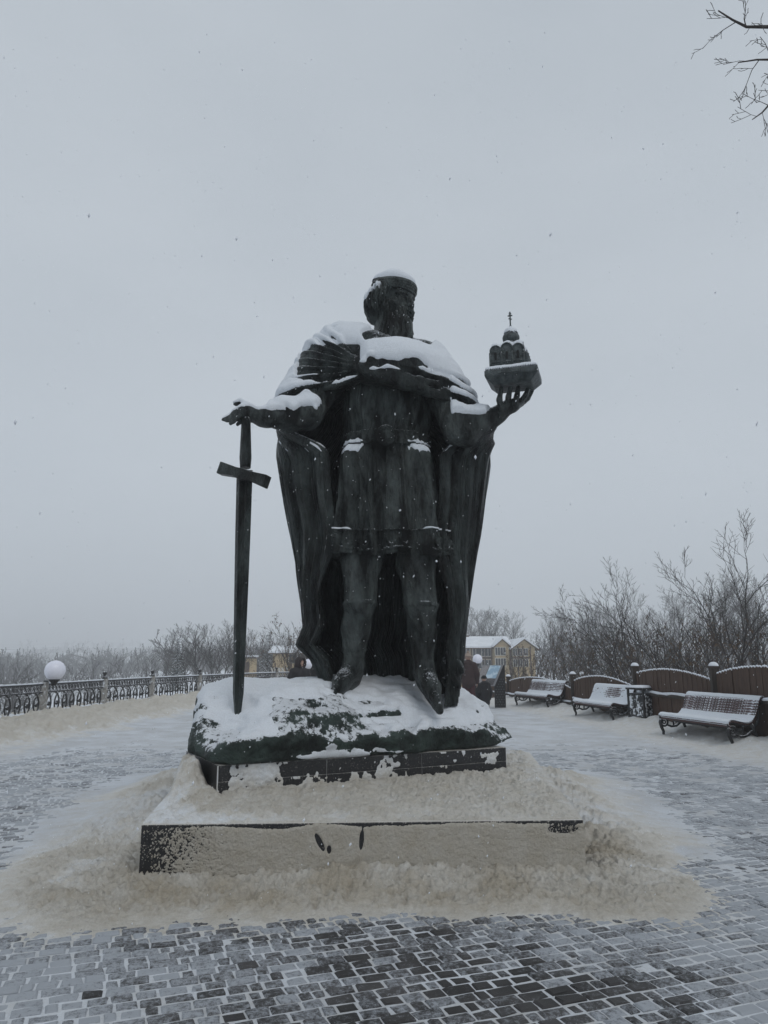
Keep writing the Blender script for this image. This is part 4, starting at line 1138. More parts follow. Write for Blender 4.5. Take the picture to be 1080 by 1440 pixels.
# ---------------- tunic
def table(rows):
    r = np.array(rows, float)
    return lambda y, c: np.interp(y, r[:, 0], r[:, c])
tt = table([(505, 545, 50, .36), (530, 546, 57, .38), (560, 546, 61, .40), (588, 545, 60, .39), (603, 543, 57, .36), (622, 543, 57, .36), (640, 543, 62, .39), (680, 544, 67, .42), (730, 545, 75, .46), (760, 546, 79, .49), (782, 546, 82, .50)])
def tunic_surface(pys, nth, off=0.0, relief=None):
    th = np.linspace(0, 2 * math.pi, nth, endpoint=False)
    rows = []
    for py in pys:
        c = W(tt(py, 1), py, 8.02); e = W(tt(py, 1) + tt(py, 2), py, 8.25)
        a = e[0] - W(tt(py, 1), py, 8.25)[0]; b = tt(py, 3); z = c[2]
        low = sstep(612, 634, py); skirt = sstep(630, 778, py)
        bl = lambda t0, w: np.exp(-((np.angle(np.exp(1j * (th - math.radians(t0))))) / math.radians(w)) ** 2)
        n1 = vnoise(np.cos(th) * 3, np.sin(th) * 3, z * 0.8, 7); n2 = fbm(np.cos(th) * 9, np.sin(th) * 9, z * 1.5, 3, 17)
        d = low * (0.13 * bl(-136, 19) + 0.13 * bl(-44, 19) - 0.045 * bl(-90, 12) - 0.05 * bl(-112, 8) - 0.05 * bl(-67, 8))
        d = d + skirt * (0.055 * np.sin(th * 13 + n1 * 2.5 + z * 0.4)) + (0.016 + 0.014 * skirt) * (1 - 2 * np.abs(np.sin(th * 17 + n1 * 4 + 1.5 * n2)))
        d = d + 0.026 * n2 + 0.03 * (1 - low) * n1 + skirt * .013 * (1 - 2 * np.abs(np.sin(th * 29 + n1 * 6 + 2.2 * n2))) * (.6 + n2) + .010 * fbm(np.cos(th) * 26, np.sin(th) * 26, z * 3, 2, 19)
        if py < 603: d = d + 0.05 * bl(-118, 20) * sstep(600, 570, py) + 0.05 * bl(-62, 20) * sstep(600, 570, py) - .02 * bl(-90, 9) * sstep(590, 560, py)
        zz = z + 0 * th + skirt * 0.02 * np.sin(th * 6.5 + 1) * sstep(740, 782, py)
        R = d + off
        if relief is not None: R = R + relief(th, py, a)
        rows.append(np.stack([c[0] + (a + R) * np.cos(th), 8.42 + (b + R) * np.sin(th), zz], 1))
    V = np.stack(rows)          # (rows, th, 3)
    return V
def loft(V, name, parent=statue, mat=None, cap_last=None, surf=True):
    n, m, _ = V.shape
    Fq = grid_faces(m, n, True)             # index = th * n + row
    mat = mat or (BRONZE if name == 'cape' else FIGURE)
    VV = V.transpose(1, 0, 2).reshape(-1, 3)
    c_ = VV[Fq].mean(1) - VV.mean(0); nn_ = np.cross(VV[Fq[:, 2]] - VV[Fq[:, 0]], VV[Fq[:, 3]] - VV[Fq[:, 1]])
    if (c_ * nn_).sum() < 0: Fq = Fq[:, ::-1]
    if surf:
        SURF['cloth'].append((VV, Fq)); SURF['all'].append((VV, Fq))
    return part(name, np_mesh('statue_' + name, VV, Fq, mat), parent)
tunic = empty('tunic', parent=statue)
tv = tunic_surface(np.linspace(505, 781, 170), 640)
lastr = tv[-1]; cen = lastr.mean(0)
inner = np.stack([np.stack([cen[0] + (lastr[:, 0] - cen[0]) * f_, cen[1] + (lastr[:, 1] - cen[1]) * f_, lastr[:, 2] + dz_], 1) for f_, dz_ in zip(np.linspace(.955, .80, 12), np.linspace(.004, .5, 12))])
loft(np.concatenate([tv, inner]), 'tunic_cloth', tunic)
def hem_relief(th, py, a):
    u = th * 9 / math.pi * 1.5; fr = np.abs((u % 1) * 2 - 1)
    v = (py - 744) / 34.0
    arc = np.exp(-((v - (0.30 + 0.42 * (1 - fr ** 2))) / 0.075) ** 2) + np.exp(-((v - 0.06) / .06) ** 2) + np.exp(-((v - 0.86) / .06) ** 2) + .7 * np.exp(-((v - .35) / .1) ** 2 - (fr - 0.95) ** 2 / .03)
    return 0.032 * np.clip(arc, 0, 1)
loft(np.concatenate([tunic_surface(np.array([745.0]), 720, 0.0), tunic_surface(np.linspace(745.5, 780, 34), 720, 0.016, hem_relief), tunic_surface(np.array([780.5]), 720, -0.03)]), 'hem_band', tunic)
def belt_relief(th, py, a):
    v = (py - 602) / 19.0
    return 0.012 * (np.exp(-((v - .08) / .08) ** 2) + np.exp(-((v - .92) / .08) ** 2)) + 0.012 * np.clip(np.sin(th * 34) * np.sin(v * math.pi * 2 + np.sin(th * 17)) * 1.4, 0, 1) * sstep(0.12, .3, v) * sstep(.88, .7, v)
loft(np.concatenate([tunic_surface(np.array([602.0]), 480, -0.02), tunic_surface(np.linspace(602.5, 621.5, 22), 480, 0.03, belt_relief), tunic_surface(np.array([622.0]), 480, -0.02)]), 'belt', tunic)
MX = Matrix.Rotation(math.pi / 2, 4, 'X')
mb = MB().lathe([(0.115, -.05), (0.115, .028), (0.105, .036), (0.09, .036), (0.084, .024), (0.062, .024), (0.056, .034), (0.03, .04), (0.012, .03), (0, .03)], W(543, 612, 7.985), 40, M=MX)
for k in range(10):
    t = 2 * math.pi * k / 10
    mb.lathe([(0, .012), (0.014, .02), (0.009, .034), (0, .036)], W(543, 612, 7.985) + np.array((.073 * math.cos(t), 0, .073 * math.sin(t))), 8, M=MX)
part('belt_buckle', mb.mesh('belt_buckle', FIGURE, True), tunic)

# ---------------- long cape hanging from the arms, open at the front
ct = table([(505, 476, 606), (540, 440, 640), (560, 405, 664), (590, 389, 694), (602, 388, 696), (640, 390, 690), (700, 399, 682), (750, 409, 675), (790, 417, 668), (830, 422, 661), (860, 425, 657), (880, 427, 654), (896, 421, 652), (906, 417, 651), (916, 428, 650), (926, 439, 649), (940, 446, 647), (962, 452, 644), (985, 455, 642)])
pys = np.linspace(512, 982, 180)
ns = 640
sarr = np.linspace(0, 1, ns)
rows = []
for py in pys:
    L_, R_ = W(ct(py, 1), py, 8.2), W(ct(py, 2), py, 8.2)
    z = W(545, py, 8.3)[2]
    a = (R_[0] - L_[0]) / 2; cx = (R_[0] + L_[0]) / 2
    low = sstep(560, 960, py)
    wrap = 4 + 54 * sstep(575, 650, py) - 26 * sstep(720, 930, py)
    ph = np.radians(-wrap + (180 + 2 * wrap) * sarr)
    b = 0.50 - 0.06 * low
    phf = np.radians(-58 + 296 * sarr); n1 = vnoise(np.cos(phf) * 2.2, np.sin(phf) * 2.2, z * 0.28, 41); n2 = fbm(np.cos(phf) * 7, np.sin(phf) * 7, z * 0.35, 3, 43)
    A = 0.034 + 0.02 * low
    p1 = phf * 15 + n1 * 3.2 + 0.25 * z
    p2 = phf * 37 + n1 * 3.5 + .7 * n2; p3 = phf * 71 + n1 * 4 + 1.2 * n2; am = .7 + .6 * n2
    d = .62 * A * (np.sin(p1) + .35 * np.sin(2 * p1 + 1)) + .026 * am * (np.sin(p2) + .4 * np.sin(2 * p2 + .7)) + .008 * (1 - 2 * np.abs(np.sin(p3))) + 0.02 * n2 + 0.010 * fbm(np.cos(phf) * 30, np.sin(phf) * 30, z * 0.9, 2, 47)
    d = d - 0.02
    front = np.clip(-np.sin(ph), 0, 1)
    x = cx + (a + d) * np.cos(ph); y = 8.47 + (b + d) * np.sin(ph)
    x = x + 0.05 * low * np.sin(6 * z + 9 * sarr) * front
    lift = 0.10 * np.sin(ph * 7 + 2) * sstep(930, 982, py) + .05 * n1 * sstep(900, 982, py)
    rows.append(np.stack([x, y, z + lift], 1))
CV = np.stack(rows)                                      # rows, s
du = np.gradient(CV, axis=0); dv = np.gradient(CV, axis=1)
NN = np.cross(du, dv); NN /= np.linalg.norm(NN, axis=2, keepdims=True) + 1e-9
th_ = 0.035
ring = np.concatenate([CV, (CV + NN * th_)[:, ::-1]], axis=1)   # out and back: a closed loop per row
loft(ring, 'cape', surf=True)
# the gathered end of the cape by the right foot
K = Field((-1.35, 7.6, 1.05), (1.2, 8.9, 2.2), 0.0135)
cf = lambda X, Y, Z: 0.022 * np.sin(X * 40 + Z * 18 + 3 * vnoise(X * 3, Y * 3, Z * 3, 51)) + 0.012 * vnoise(X * 15, Y * 15, Z * 15, 52)
K.chain([W(632, 918, 8.4), W(635, 940, 8.38), W(634, 955, 8.36)], [.07, .085, .08], k=.06, disp=cf)
K.chain([W(641, 935, 8.35), W(643, 960, 8.3)], [.07, .06], k=.05, disp=cf)
V, Q = K.mesh(); V = smooth_mesh(V, Q, 1, .4)
part('cape_hem', np_mesh('statue_cape_hem', V, Q, BRONZE)); SURF['big'].append((V, Q)); SURF['all'].append((V, Q))

# ---------------- sword
sword = empty('sword', parent=statue)
ga, gb = W(346, 588, 7.62), W(345, 658, 7.60)
mb = MB().tube([ga + np.array((0, 0, .02)), ga * .8 + gb * .2, ga * .5 + gb * .5, ga * .2 + gb * .8, gb], [.048, .052, .058, .064, .056], 14)
part('sword_grip', mb.mesh('sword_grip', BRONZE, True), sword)
gl, gr = W(311, 658, 7.66), W(376, 677, 7.50)
gd = Vector(gr - gl); gd.normalize(); gm = Vector((gl + gr) / 2)
Mg = Matrix((gd, Vector((0, 1, 0)) - gd * gd.y, Vector((0, 0, 1)))).transposed()
Mg = Matrix((gd, (gd.cross(Vector((0, 0, 1))) * -1).normalized(), gd.cross((gd.cross(Vector((0, 0, 1))) * -1).normalized()))).transposed()
gmb = MB()
Lg = (Vector(gr) - Vector(gl)).length
prf = [(-Lg / 2, -.075), (-Lg * .18, -.052), (0, -.07), (Lg * .18, -.052), (Lg / 2, -.075), (Lg / 2, .062), (Lg * .15, .05), (0, .056), (-Lg * .15, .05), (-Lg / 2, .062)]
Mp = Matrix.Translation(gm) @ Mg.to_4x4() @ Matrix.Rotation(math.pi / 2, 4, 'X')
gmb.prism(prf, Mp, .13)
part('sword_guard', gmb.mesh('sword_guard', BRONZE, False, .014), sword)

ba, bb, bt = Vector(W(344, 662, 7.60)), Vector(W(335, 975, 7.50)), Vector(W(334, 1012, 7.49))
mb = MB()
secs = []
for t, hw, hd in ((0, .092, .034), (.3, .086, .032), (.6, .075, .028), (.9, .062, .024), (1.0, .058, .022)):
    secs.append((ba.lerp(bb, t), hw, hd))
secs.append((bt, .028, .014))
Rb = Matrix.Rotation(math.radians(-14), 3, 'Z')
for c, hw, hd in secs:
    for x, y in ((-hw, 0), (-hw * .45, -hd), (-hw * .2, -hd * .62), (hw * .2, -hd * .62), (hw * .45, -hd), (hw, 0), (hw * .45, hd), (-hw * .45, hd)):
        p = c + Rb @ Vector((x, y, 0)); mb.V.append(tuple(p))
for i in range(len(secs) - 1):
    for k in range(8):
        a = i * 8 + k; b = i * 8 + (k + 1) % 8
        mb.Fq.append([a, b, b + 8, a + 8])
mb.Fn.append([len(secs) * 8 - 8 + k for k in range(8)])
part('sword_blade', mb.mesh('sword_blade', BRONZE), sword)

# ---------------- model church on the raised hand
church = empty('model_church', parent=statue)
tag(church, 'small bronze church model with one onion dome and cross, balanced on the raised fingertips')
CO = Vector(W(722, 527, 7.84)); CR = Matrix.Rotation(math.radians(-17), 4, 'Z') @ Matrix.Rotation(math.radians(3), 4, 'X')
CM = Matrix.Translation(CO) @ CR
def cpt(x, y, z): return CM @ Vector((x, y, z))
def cbox(mb, c, s): mb.box(cpt(*c), s, CR.to_3x3()); return mb
mb = MB()
hw, hd = .29, .25
lv = [(hw, hd, 0), (hw, hd, -.065), (hw * .97, hd * .97, -.075), (hw * .72, hd * .72, -.15)]
for a, b, z in lv:
    for sx, sy in ((-1, -1), (1, -1), (1, 1), (-1, 1)): mb.V.append(tuple(cpt(a * sx, b * sy, z)))
for i in range(3):
    for k in range(4):
        a = i * 4 + k; b = i * 4 + (k + 1) % 4
        mb.Fq.append([a, b, b + 4, a + 4][::-1])
mb.Fn += [[0, 1, 2, 3], [15, 14, 13, 12]]
part('church_base', mb.mesh('church_base', CHURCH, False, .012), church); SURF['church'].append((np.array(mb.V), mb.Fq + mb.Fn)); SURF['all'].append((np.array(mb.V), mb.Fq + mb.Fn))
mb = MB(); cbox(mb, (-.02, -hd - .004, -.033), (.24, .012, .04))
part('base_plaque', mb.mesh('base_plaque', CHURCH, False, .004), church)
wall = MB(); bw, bd, bh = .185, .165, .235
bx0 = -.045
cbox(wall, (bx0, 0, bh / 2 - .005), (bw * 2, bd * 2, bh))
def arch(w, h, n=10):
    return [(-w / 2, 0), (w / 2, 0)] + [(w / 2 * math.cos(math.pi * i / n), h - w / 2 + w / 2 * math.sin(math.pi * i / n)) for i in range(n + 1)]
frt = lambda x, out: CM @ Matrix.Translation((bx0 + x, -bd - out, 0)) @ Matrix.Rotation(math.pi / 2, 4, 'X')
bay = bw * 2 / 3
det = MB()
for k in (-1, 0, 1):
    hh = .318 if k == 0 else .298
    wall.prism(arch(bay * .98, hh), CM @ Matrix.Translation((bx0 + k * bay, 0, 0)) @ Matrix.Rotation(math.pi / 2, 4, 'X'), bd * 2 + .008)
    sp = arch(bay * .98, hh); si = arch(bay * .80, hh - .018)
    n = len(sp)
    for (xa, ya), (xb, yb) in zip(sp[2:], sp[3:]):
        det.tube([frt(k * bay, .006) @ Vector((xa, ya, 0)), frt(k * bay, .006) @ Vector((xb, yb, 0))], .008, 5, False)
for k in (-1.5, -.5, .5, 1.5):
    det.tube([cpt(bx0 + k * bay, -bd - .006, 0), cpt(bx0 + k * bay, -bd - .006, .22)], .011, 8)
cbox(det, (bx0, -bd - .004, .105), (bw * 2, .012, .010))
for k in range(1, 20):
    if k % 2: det.tube([cpt(bx0 - bw + k * bw / 10, -bd - .006, .075), cpt(bx0 - bw + k * bw / 10, -bd - .006, .105)], .004, 4, False)
for k in (-1, 0, 1):
    wall.prism(arch(bd * .65, .293), CM @ Matrix.Translation((bx0, k * bd * 2 / 3, 0)) @ Matrix.Rotation(math.pi / 2, 4, 'X') @ Matrix.Rotation(math.pi / 2, 4, 'Y'), bw * 2 + .006)
part('church_walls', wall.mesh('church_walls', CHURCH), church)
SURF['church'].append((np.array(wall.V), wall.Fq + wall.Fn)); SURF['all'].append((np.array(wall.V), wall.Fq + wall.Fn))
part('wall_trim', det.mesh('wall_trim', CHURCH, True), church)
mb = MB()
for k in (-1, 0, 1):
    M_ = CM @ Matrix.Translation((bx0 + bw, k * .095, 0))
    mb.lathe([(.052, 0), (.052, .185), (.055, .19), (.03, .215), (0, .222)], (0, 0, 0), 14, M=M_)
part('apse', mb.mesh('apse', CHURCH, True), church); SURF['church'].append((np.array(mb.V), mb.Fq)); SURF['all'].append((np.array(mb.V), mb.Fq))
RECESS_SHADE = noise_mat('painted_recess_shade', (0.006, 0.007, 0.007), (0.012, 0.013, 0.013), rough=0.8)  # flat dark plates; the shade inside the openings is painted as colour
for k in (-1, 0, 1):
    mb = MB(); mb.prism(arch(.026, .085), frt(k * bay, .006) @ Matrix.Translation((0, .135, 0)), .008)
    part('slit_window', mb.mesh('slit_window', RECESS_SHADE), church)
mb = MB(); mb.prism(arch(.05, .075), frt(0, .006), .01)
part('portal', mb.mesh('portal', RECESS_SHADE), church)
mb = MB().lathe([(.078, .2), (.078, .365), (.084, .368), (.084, .376), (.07, .38)], (0, 0, 0), 24, M=CM @ Matrix.Translation((bx0 + .035, 0, 0)))
part('drum', mb.mesh('drum', CHURCH, True), church)
mb = MB().lathe([(.07, .375), (.082, .39), (.094, .412), (.097, .435), (.09, .46), (.07, .482), (.045, .498), (.022, .515), (.008, .535), (0, .545)], (0, 0, 0), 28, M=CM @ Matrix.Translation((bx0 + .035, 0, 0)))
part('onion_dome', mb.mesh('onion_dome', CHURCH, True), church); SURF['church'].append((np.array(mb.V), mb.Fq)); SURF['all'].append((np.array(mb.V), mb.Fq))
mb = MB()
xo = bx0 + .035
mb.tube([cpt(xo, 0, .52), cpt(xo, 0, .745)], .009, 6)
mb.lathe([(0, -.016), (.016, 0), (0, .016)], cpt(xo, 0, .575), 8)
mb.tube([cpt(xo - .026, 0, .70), cpt(xo + .026, 0, .70)], .008, 6)
mb.tube([cpt(xo - .014, 0, .724), cpt(xo + .014, 0, .724)], .007, 6)
mb.tube([cpt(xo - .018, 0, .667), cpt(xo + .018, 0, .655)], .007, 6)
part('cross', mb.mesh('cross', CHURCH), church)

# ---------------- snow lying on the statue
def statue_mask(V, N):
    X, Y, Z = V[:, 0], V[:, 1], V[:, 2]
    n = fbm(X * 3, Y * 3, Z * 3, 4, 201); nf = fbm(X * 11, Y * 11, Z * 11, 3, 202)
    thr = 0.42 + 0.24 * n + 0.12 * nf
    yoke = sstep(KN[0] - .22, KN[0] + .1, X) * (Z > 4.74) + (Z > 5.16) * 1.0
    thr = thr - 0.42 * np.clip(yoke, 0, 1) * (Z < 5.45)
    thr = thr - 0.34 * ((X > .5) + (X < -.72)) * (Z > 4.3) * (Z < 5.2)
    thr = thr - 0.30 * np.exp(-(np.hypot(X - HC[0], Y - HC[1]) / .3) ** 4) * (Z > HC[2] + .17)         # crown of the cap
    m = sstep(thr - .10, thr + .13, N[:, 2])
    face = ((V - HC) @ hf)
    m = m * (1 - (face > .02) * (Z < HC[2] + .16) * (Z > 5.22) * (np.hypot(X - HC[0], Y - HC[1]) < .5))
    pleat = sstep(KN[0] + .05, KN[0] - .1, X) * sstep(8.5, 8.38, Y) * sstep(4.72, 4.82, Z) * sstep(5.27, 5.18, Z) * (X > -1.0)
    m = m * (1 - 0.93 * pleat) * (1 - (X > KN[0] - .05) * (X < .75) * sstep(4.85, 4.79, Z + .06 * n) * (Y < 8.1))
    m = m * (Z > 2.2)
    m = m * np.where(X < -1.28, .55, 1)                           # little on the hand
    return m
HEMZ = W(545, 745, 7.95)[2]
def tunic_mask(V, N):
    X, Y, Z = V[:, 0], V[:, 1], V[:, 2]
    nf = fbm(X * 13, Y * 13, Z * 13, 3, 203); n = fbm(X * 4, Y * 4, Z * 4, 3, 204)
    return sstep(.50, .72, N[:, 2] + .16 * nf + .08 * n + .30 * (Z > 3.86) * (np.abs(np.abs(X - .03) - .40) < .16)) * ((Z > 3.86) + (np.abs(Z - HEMZ) < .045) * (np.abs(X - .03) > .40)) * (Z < 4.12) * (np.abs(X - .03) > .12)
big = SURF['big']
snow_shell('statue_snow', big, SURF['all'], statue_mask, 0.075, 'fresh white snow lying on the shoulders, arms and cap of the bronze statue')
snow_shell('tunic_snow', SURF['cloth'], SURF['all'], tunic_mask, 0.03, 'thin ridges of snow caught on the hip folds and hem of the bronze tunic', nblur=2, tblur=2, fillit=0, reach=.12)
sn = snow_caps('church_snow', SURF['church'], (CO.x - .4, CO.y - .4, CO.z - .03), (CO.x + .4, CO.y + .4, CO.z + .9), 0.0075, 0.062, 0.22, 0.42, 0.15, 6, 5, blur=2, smooth_r=3)
if sn: tag(sn, 'white snow on the base, roof and dome of the small model church', 'snow')
# ================================================================== RAILING, FENCE, BENCHES, LAMPS
IRON = noise_mat('cast_iron', (0.006, 0.006, 0.007), (0.018, 0.018, 0.02), rough=.5, scale=20, dust=.35, dust_amt=.27, dust_scale=25)
CONC = noise_mat('concrete_post', (0.22, 0.21, 0.195), (0.38, 0.37, 0.35), rough=.9, scale=14, bump=.4, dust=.2, dust_amt=.45, dust_scale=9)
BOARD = noise_mat('fence_board', (0.042, 0.021, 0.012), (0.082, 0.044, 0.026), rough=.75, scale=9, stretch=(6, 6, .5), bump=.4, dust=.25, dust_amt=.25, dust_scale=24)
POSTW = noise_mat('fence_post', (0.025, 0.018, 0.014), (0.05, 0.037, 0.028), rough=.8, scale=10, stretch=(4, 4, .6), bump=.4, dust=.25, dust_amt=.28, dust_scale=24)
SLAT = noise_mat('bench_slat', (0.035, 0.012, 0.012), (0.075, 0.030, 0.028), rough=.55, scale=10, stretch=(.6, 5, 5), bump=.3, dust=.3, dust_amt=.36, dust_scale=20)
def plain(name, col, rough=.6, metallic=0.0, spec=.5):
    m, nt, bs = base_mat(name)
    n1 = nd(nt, 'ShaderNodeTexNoise', Scale=9.0, Detail=4)
    tcn = nd(nt, 'ShaderNodeTexCoord'); nt.links.new(tcn.outputs['Object'], n1.inputs['Vector'])
    r = nd(nt, 'ShaderNodeValToRGB')
    r.color_ramp.elements[0].color = (*[c * .86 for c in col], 1); r.color_ramp.elements[1].color = (*[min(1, c * 1.1) for c in col], 1)
    nt.links.new(n1.outputs['Fac'], r.inputs['Fac']); nt.links.new(r.outputs['Color'], bs.inputs['Base Color'])
    bs.inputs['Roughness'].default_value = rough; bs.inputs['Metallic'].default_value = metallic; bs.inputs['Specular IOR Level'].default_value = spec
    return m
GLOBE = plain('opal_globe', (0.78, 0.79, 0.88), .25)
SNOWP = plain('packed_snow', (0.74, 0.77, 0.82), .85, spec=.2)

def ground_at(x, y):
    z, _, _ = drift(np.array([float(x)]), np.array([float(y)]))
    return float(z[0])

# ---------------- iron railing along the edge of the hill
railing = empty('iron_railing', (FENCE_L[3][0], FENCE_L[3][1], 0))
tag(railing, 'black cast iron railing of interlaced rings along the hill edge on the left', 'railing')
RL = Vector(railing.location)
def rpart(mb, name, mat, smooth=False, parent=None):
    o = mb.obj(name, mat, parent or railing, smooth)
    q = parent or railing; w = Vector((0, 0, 0))
    while q: w += Vector(q.location); q = q.parent
    o.location = -w
    return o
for i, (a, b) in enumerate(zip(FENCE_L, FENCE_L[1:])):
    a = Vector((a[0], a[1], 0)); b = Vector((b[0], b[1], 0)); d = (b - a); Ln = d.length; d.normalize(); up = Vector((0, 0, 1))
    zb = .20
    def fp(s, z): return a + d * s + up * z
    R3 = Matrix((d, up.cross(d), up)).transposed()
    mb = MB()
    for z, h, w in ((1.00, .035, .07), (.80, .03, .05), (zb, .035, .06)):
        mb.box(fp(Ln / 2, z), (Ln - .1, w, h), R3)
    n = int(Ln / .2)
    for k in range(n):                               # small rings of the top band, crossed
        c = .12 + (k + .5) * (Ln - .24) / n
        pts = [fp(c + .075 * math.cos(t), .9 + .075 * math.sin(t)) for t in np.linspace(0, 2 * math.pi, 11)]
        mb.tube(pts, .013, 4, False)
        mb.tube([fp(c - .1, .82), fp(c + .1, .98)], .011, 4, False)
    n = max(3, int(round((Ln - .2) / .46)))
    st = (Ln - .2) / n
    for k in range(n + 1):                           # interlaced pointed ovals
        c = .1 + k * st
        pts = []
        for t in np.linspace(0, 2 * math.pi, 21):
            s_ = c + st * .78 * math.cos(t); z_ = (zb + .79) / 2 + .31 * math.sin(t)
            if .06 < s_ < Ln - .06: pts.append(fp(s_, z_))
            else:
                if len(pts) > 1: mb.tube(pts, .022, 5, False)
                pts = []
        if len(pts) > 1: mb.tube(pts, .022, 5, False)
    for k in range(n):
        c = .1 + (k + .5) * st
        mb.box(fp(c, (zb + .79) / 2), (.085, .05, .085), R3 @ Matrix.Rotation(math.pi / 4, 3, 'Y'))
    rpart(mb, 'railing_panel', IRON)
    mb = MB()
    for k in range(14):                              # crust of snow on the rails
        s0, s1 = .05 + k * (Ln - .1) / 14, .05 + (k + 1.05) * (Ln - .1) / 14
        hh = .02 + .02 * random.random()
        mb.tube([fp(s0, 1.018 + hh * .2), fp((s0 + s1) / 2, 1.018 + hh * .4), fp(s1, 1.018 + hh * .2)], [.026, .03, .026], 6)
        mb.tube([fp(s0, zb + .02 + hh), fp((s0 + s1) / 2, zb + .03 + hh), fp(s1, zb + .02 + hh)], [.05, .06 + hh, .05], 6)
    o = rpart(mb, 'rail_snow', SNOW, True); o['kind'] = 'stuff'
    # post at a
    R_ = R3
    mb = MB()
    mb.box(a + up * .52, (.17, .17, 1.08), R_)
    post = rpart(mb, 'post', CONC)
    mb = MB(); mb.box(a + R_ @ Vector((.095, 0, 0)) + up * .55, (.03, .12, 1.1), R_)  # dark strip up one side of the post
    rpart(mb, 'post_dark_strip', IRON, parent=post)
    if i != 2:
        mb = MB().lathe([(.05, 1.05), (.085, 1.07), (.085, 1.1), (.04, 1.12), (.03, 1.16), (.055, 1.19), (.068, 1.225), (.055, 1.265), (.02, 1.29), (0, 1.295)], a, 12)
        rpart(mb, 'finial', IRON, True, post)
def globe_lamp(px, py, y, label, r=.27, post=True):
    c = P(px, py, y)
    t = empty('globe_lamp', (c[0], c[1], 0.0)); tag(t, label, 'lamp', 'globe lamps around the square')
    z = c[2]
    MB().lathe([(0, z - r), (r * .38, z - r * .92), (r * .71, z - r * .71), (r * .92, z - r * .38), (r, z), (r * .92, z + r * .38), (r * .71, z + r * .71), (r * .38, z + r * .92), (0.01, z + r)], (0, 0, 0), 28).obj('globe', GLOBE, t, True)
    MB().lathe([(.05, z - r - .12), (.06, z - r - .07), (.13, z - r * .95), (.15, z - r * .84), (.13, z - r * .82)], (0, 0, 0), 16).obj('cup', IRON, t, True)
    if post:
        MB().lathe([(.10, 0), (.10, .12), (.06, .2), (.045, .5), (.04, z - r - .1)], (0, 0, 0), 12).obj('post', IRON, t, True)
    else:
        MB().lathe([(.05, 1.02), (.05, z - r - .1)], (0, 0, 0), 12).obj('neck', IRON, t, True)
globe_lamp(77.5, 943, 20.1, 'white globe lamp on a railing post at the far left', .27, False)
globe_lamp(434, 934, 41.5, 'white globe lamp half hidden behind the two people left of the statue', .29)
globe_lamp(671.5, 927, 41, 'white globe lamp beside the person in the burgundy coat', .27)

# ---------------- brown board fence with arched panels
fence = empty('wooden_fence', (FENCE_R[2][0], FENCE_R[2][1], 0))
tag(fence, 'dark brown board fence of arched panels behind the benches on the right', 'fence')
FL_ = Vector(fence.location)
def fpart(mb, name, mat, smooth=False, parent=None):
    o = mb.obj(name, mat, parent or fence, smooth)
    q = parent or fence; w = Vector((0, 0, 0))
    while q: w += Vector(q.location); q = q.parent
    o.location = -w
    return o
FR = [(7.6, 8.3)] + FENCE_R[1:] + [(4.3, 33.5)]
# heights (end, crown, end) of every panel, measured in the photograph
tops = []
meas = {2: ((1010, 948), (1075, 939), (1080, 939)), 3: ((900, 950), (942, 942), (1003, 954)), 4: ((809, 957), (850, 948), (890, 961)), 5: ((718, 955), (755, 949), (798, 958))}
for i in range(len(FR)):
    x, y = FR[i]
    pz = {2: 1.46, 3: 1.44, 4: 1.16, 5: .96, 1: 1.5, 0: 1.55, 6: .9}[i]
    mb = MB(); R_ = Matrix.Rotation(-.12, 3, 'Z')
    mb.box((x, y, pz / 2 - .05), (.15, .15, pz + .1), R_)
    p_ = fpart(mb, 'post', POSTW)
    mb = MB(); mb.box((x, y, pz + .02), (.21, .21, .045), R_); fpart(mb, 'cap', POSTW, parent=p_)
    mb = MB().lathe([(.10, pz + .043), (.10, pz + .065), (.08, pz + .10), (.045, pz + .125), (0, pz + .13)], (x, y, 0), 14); o = fpart(mb, 'cap_snow', SNOWP, True, p_)
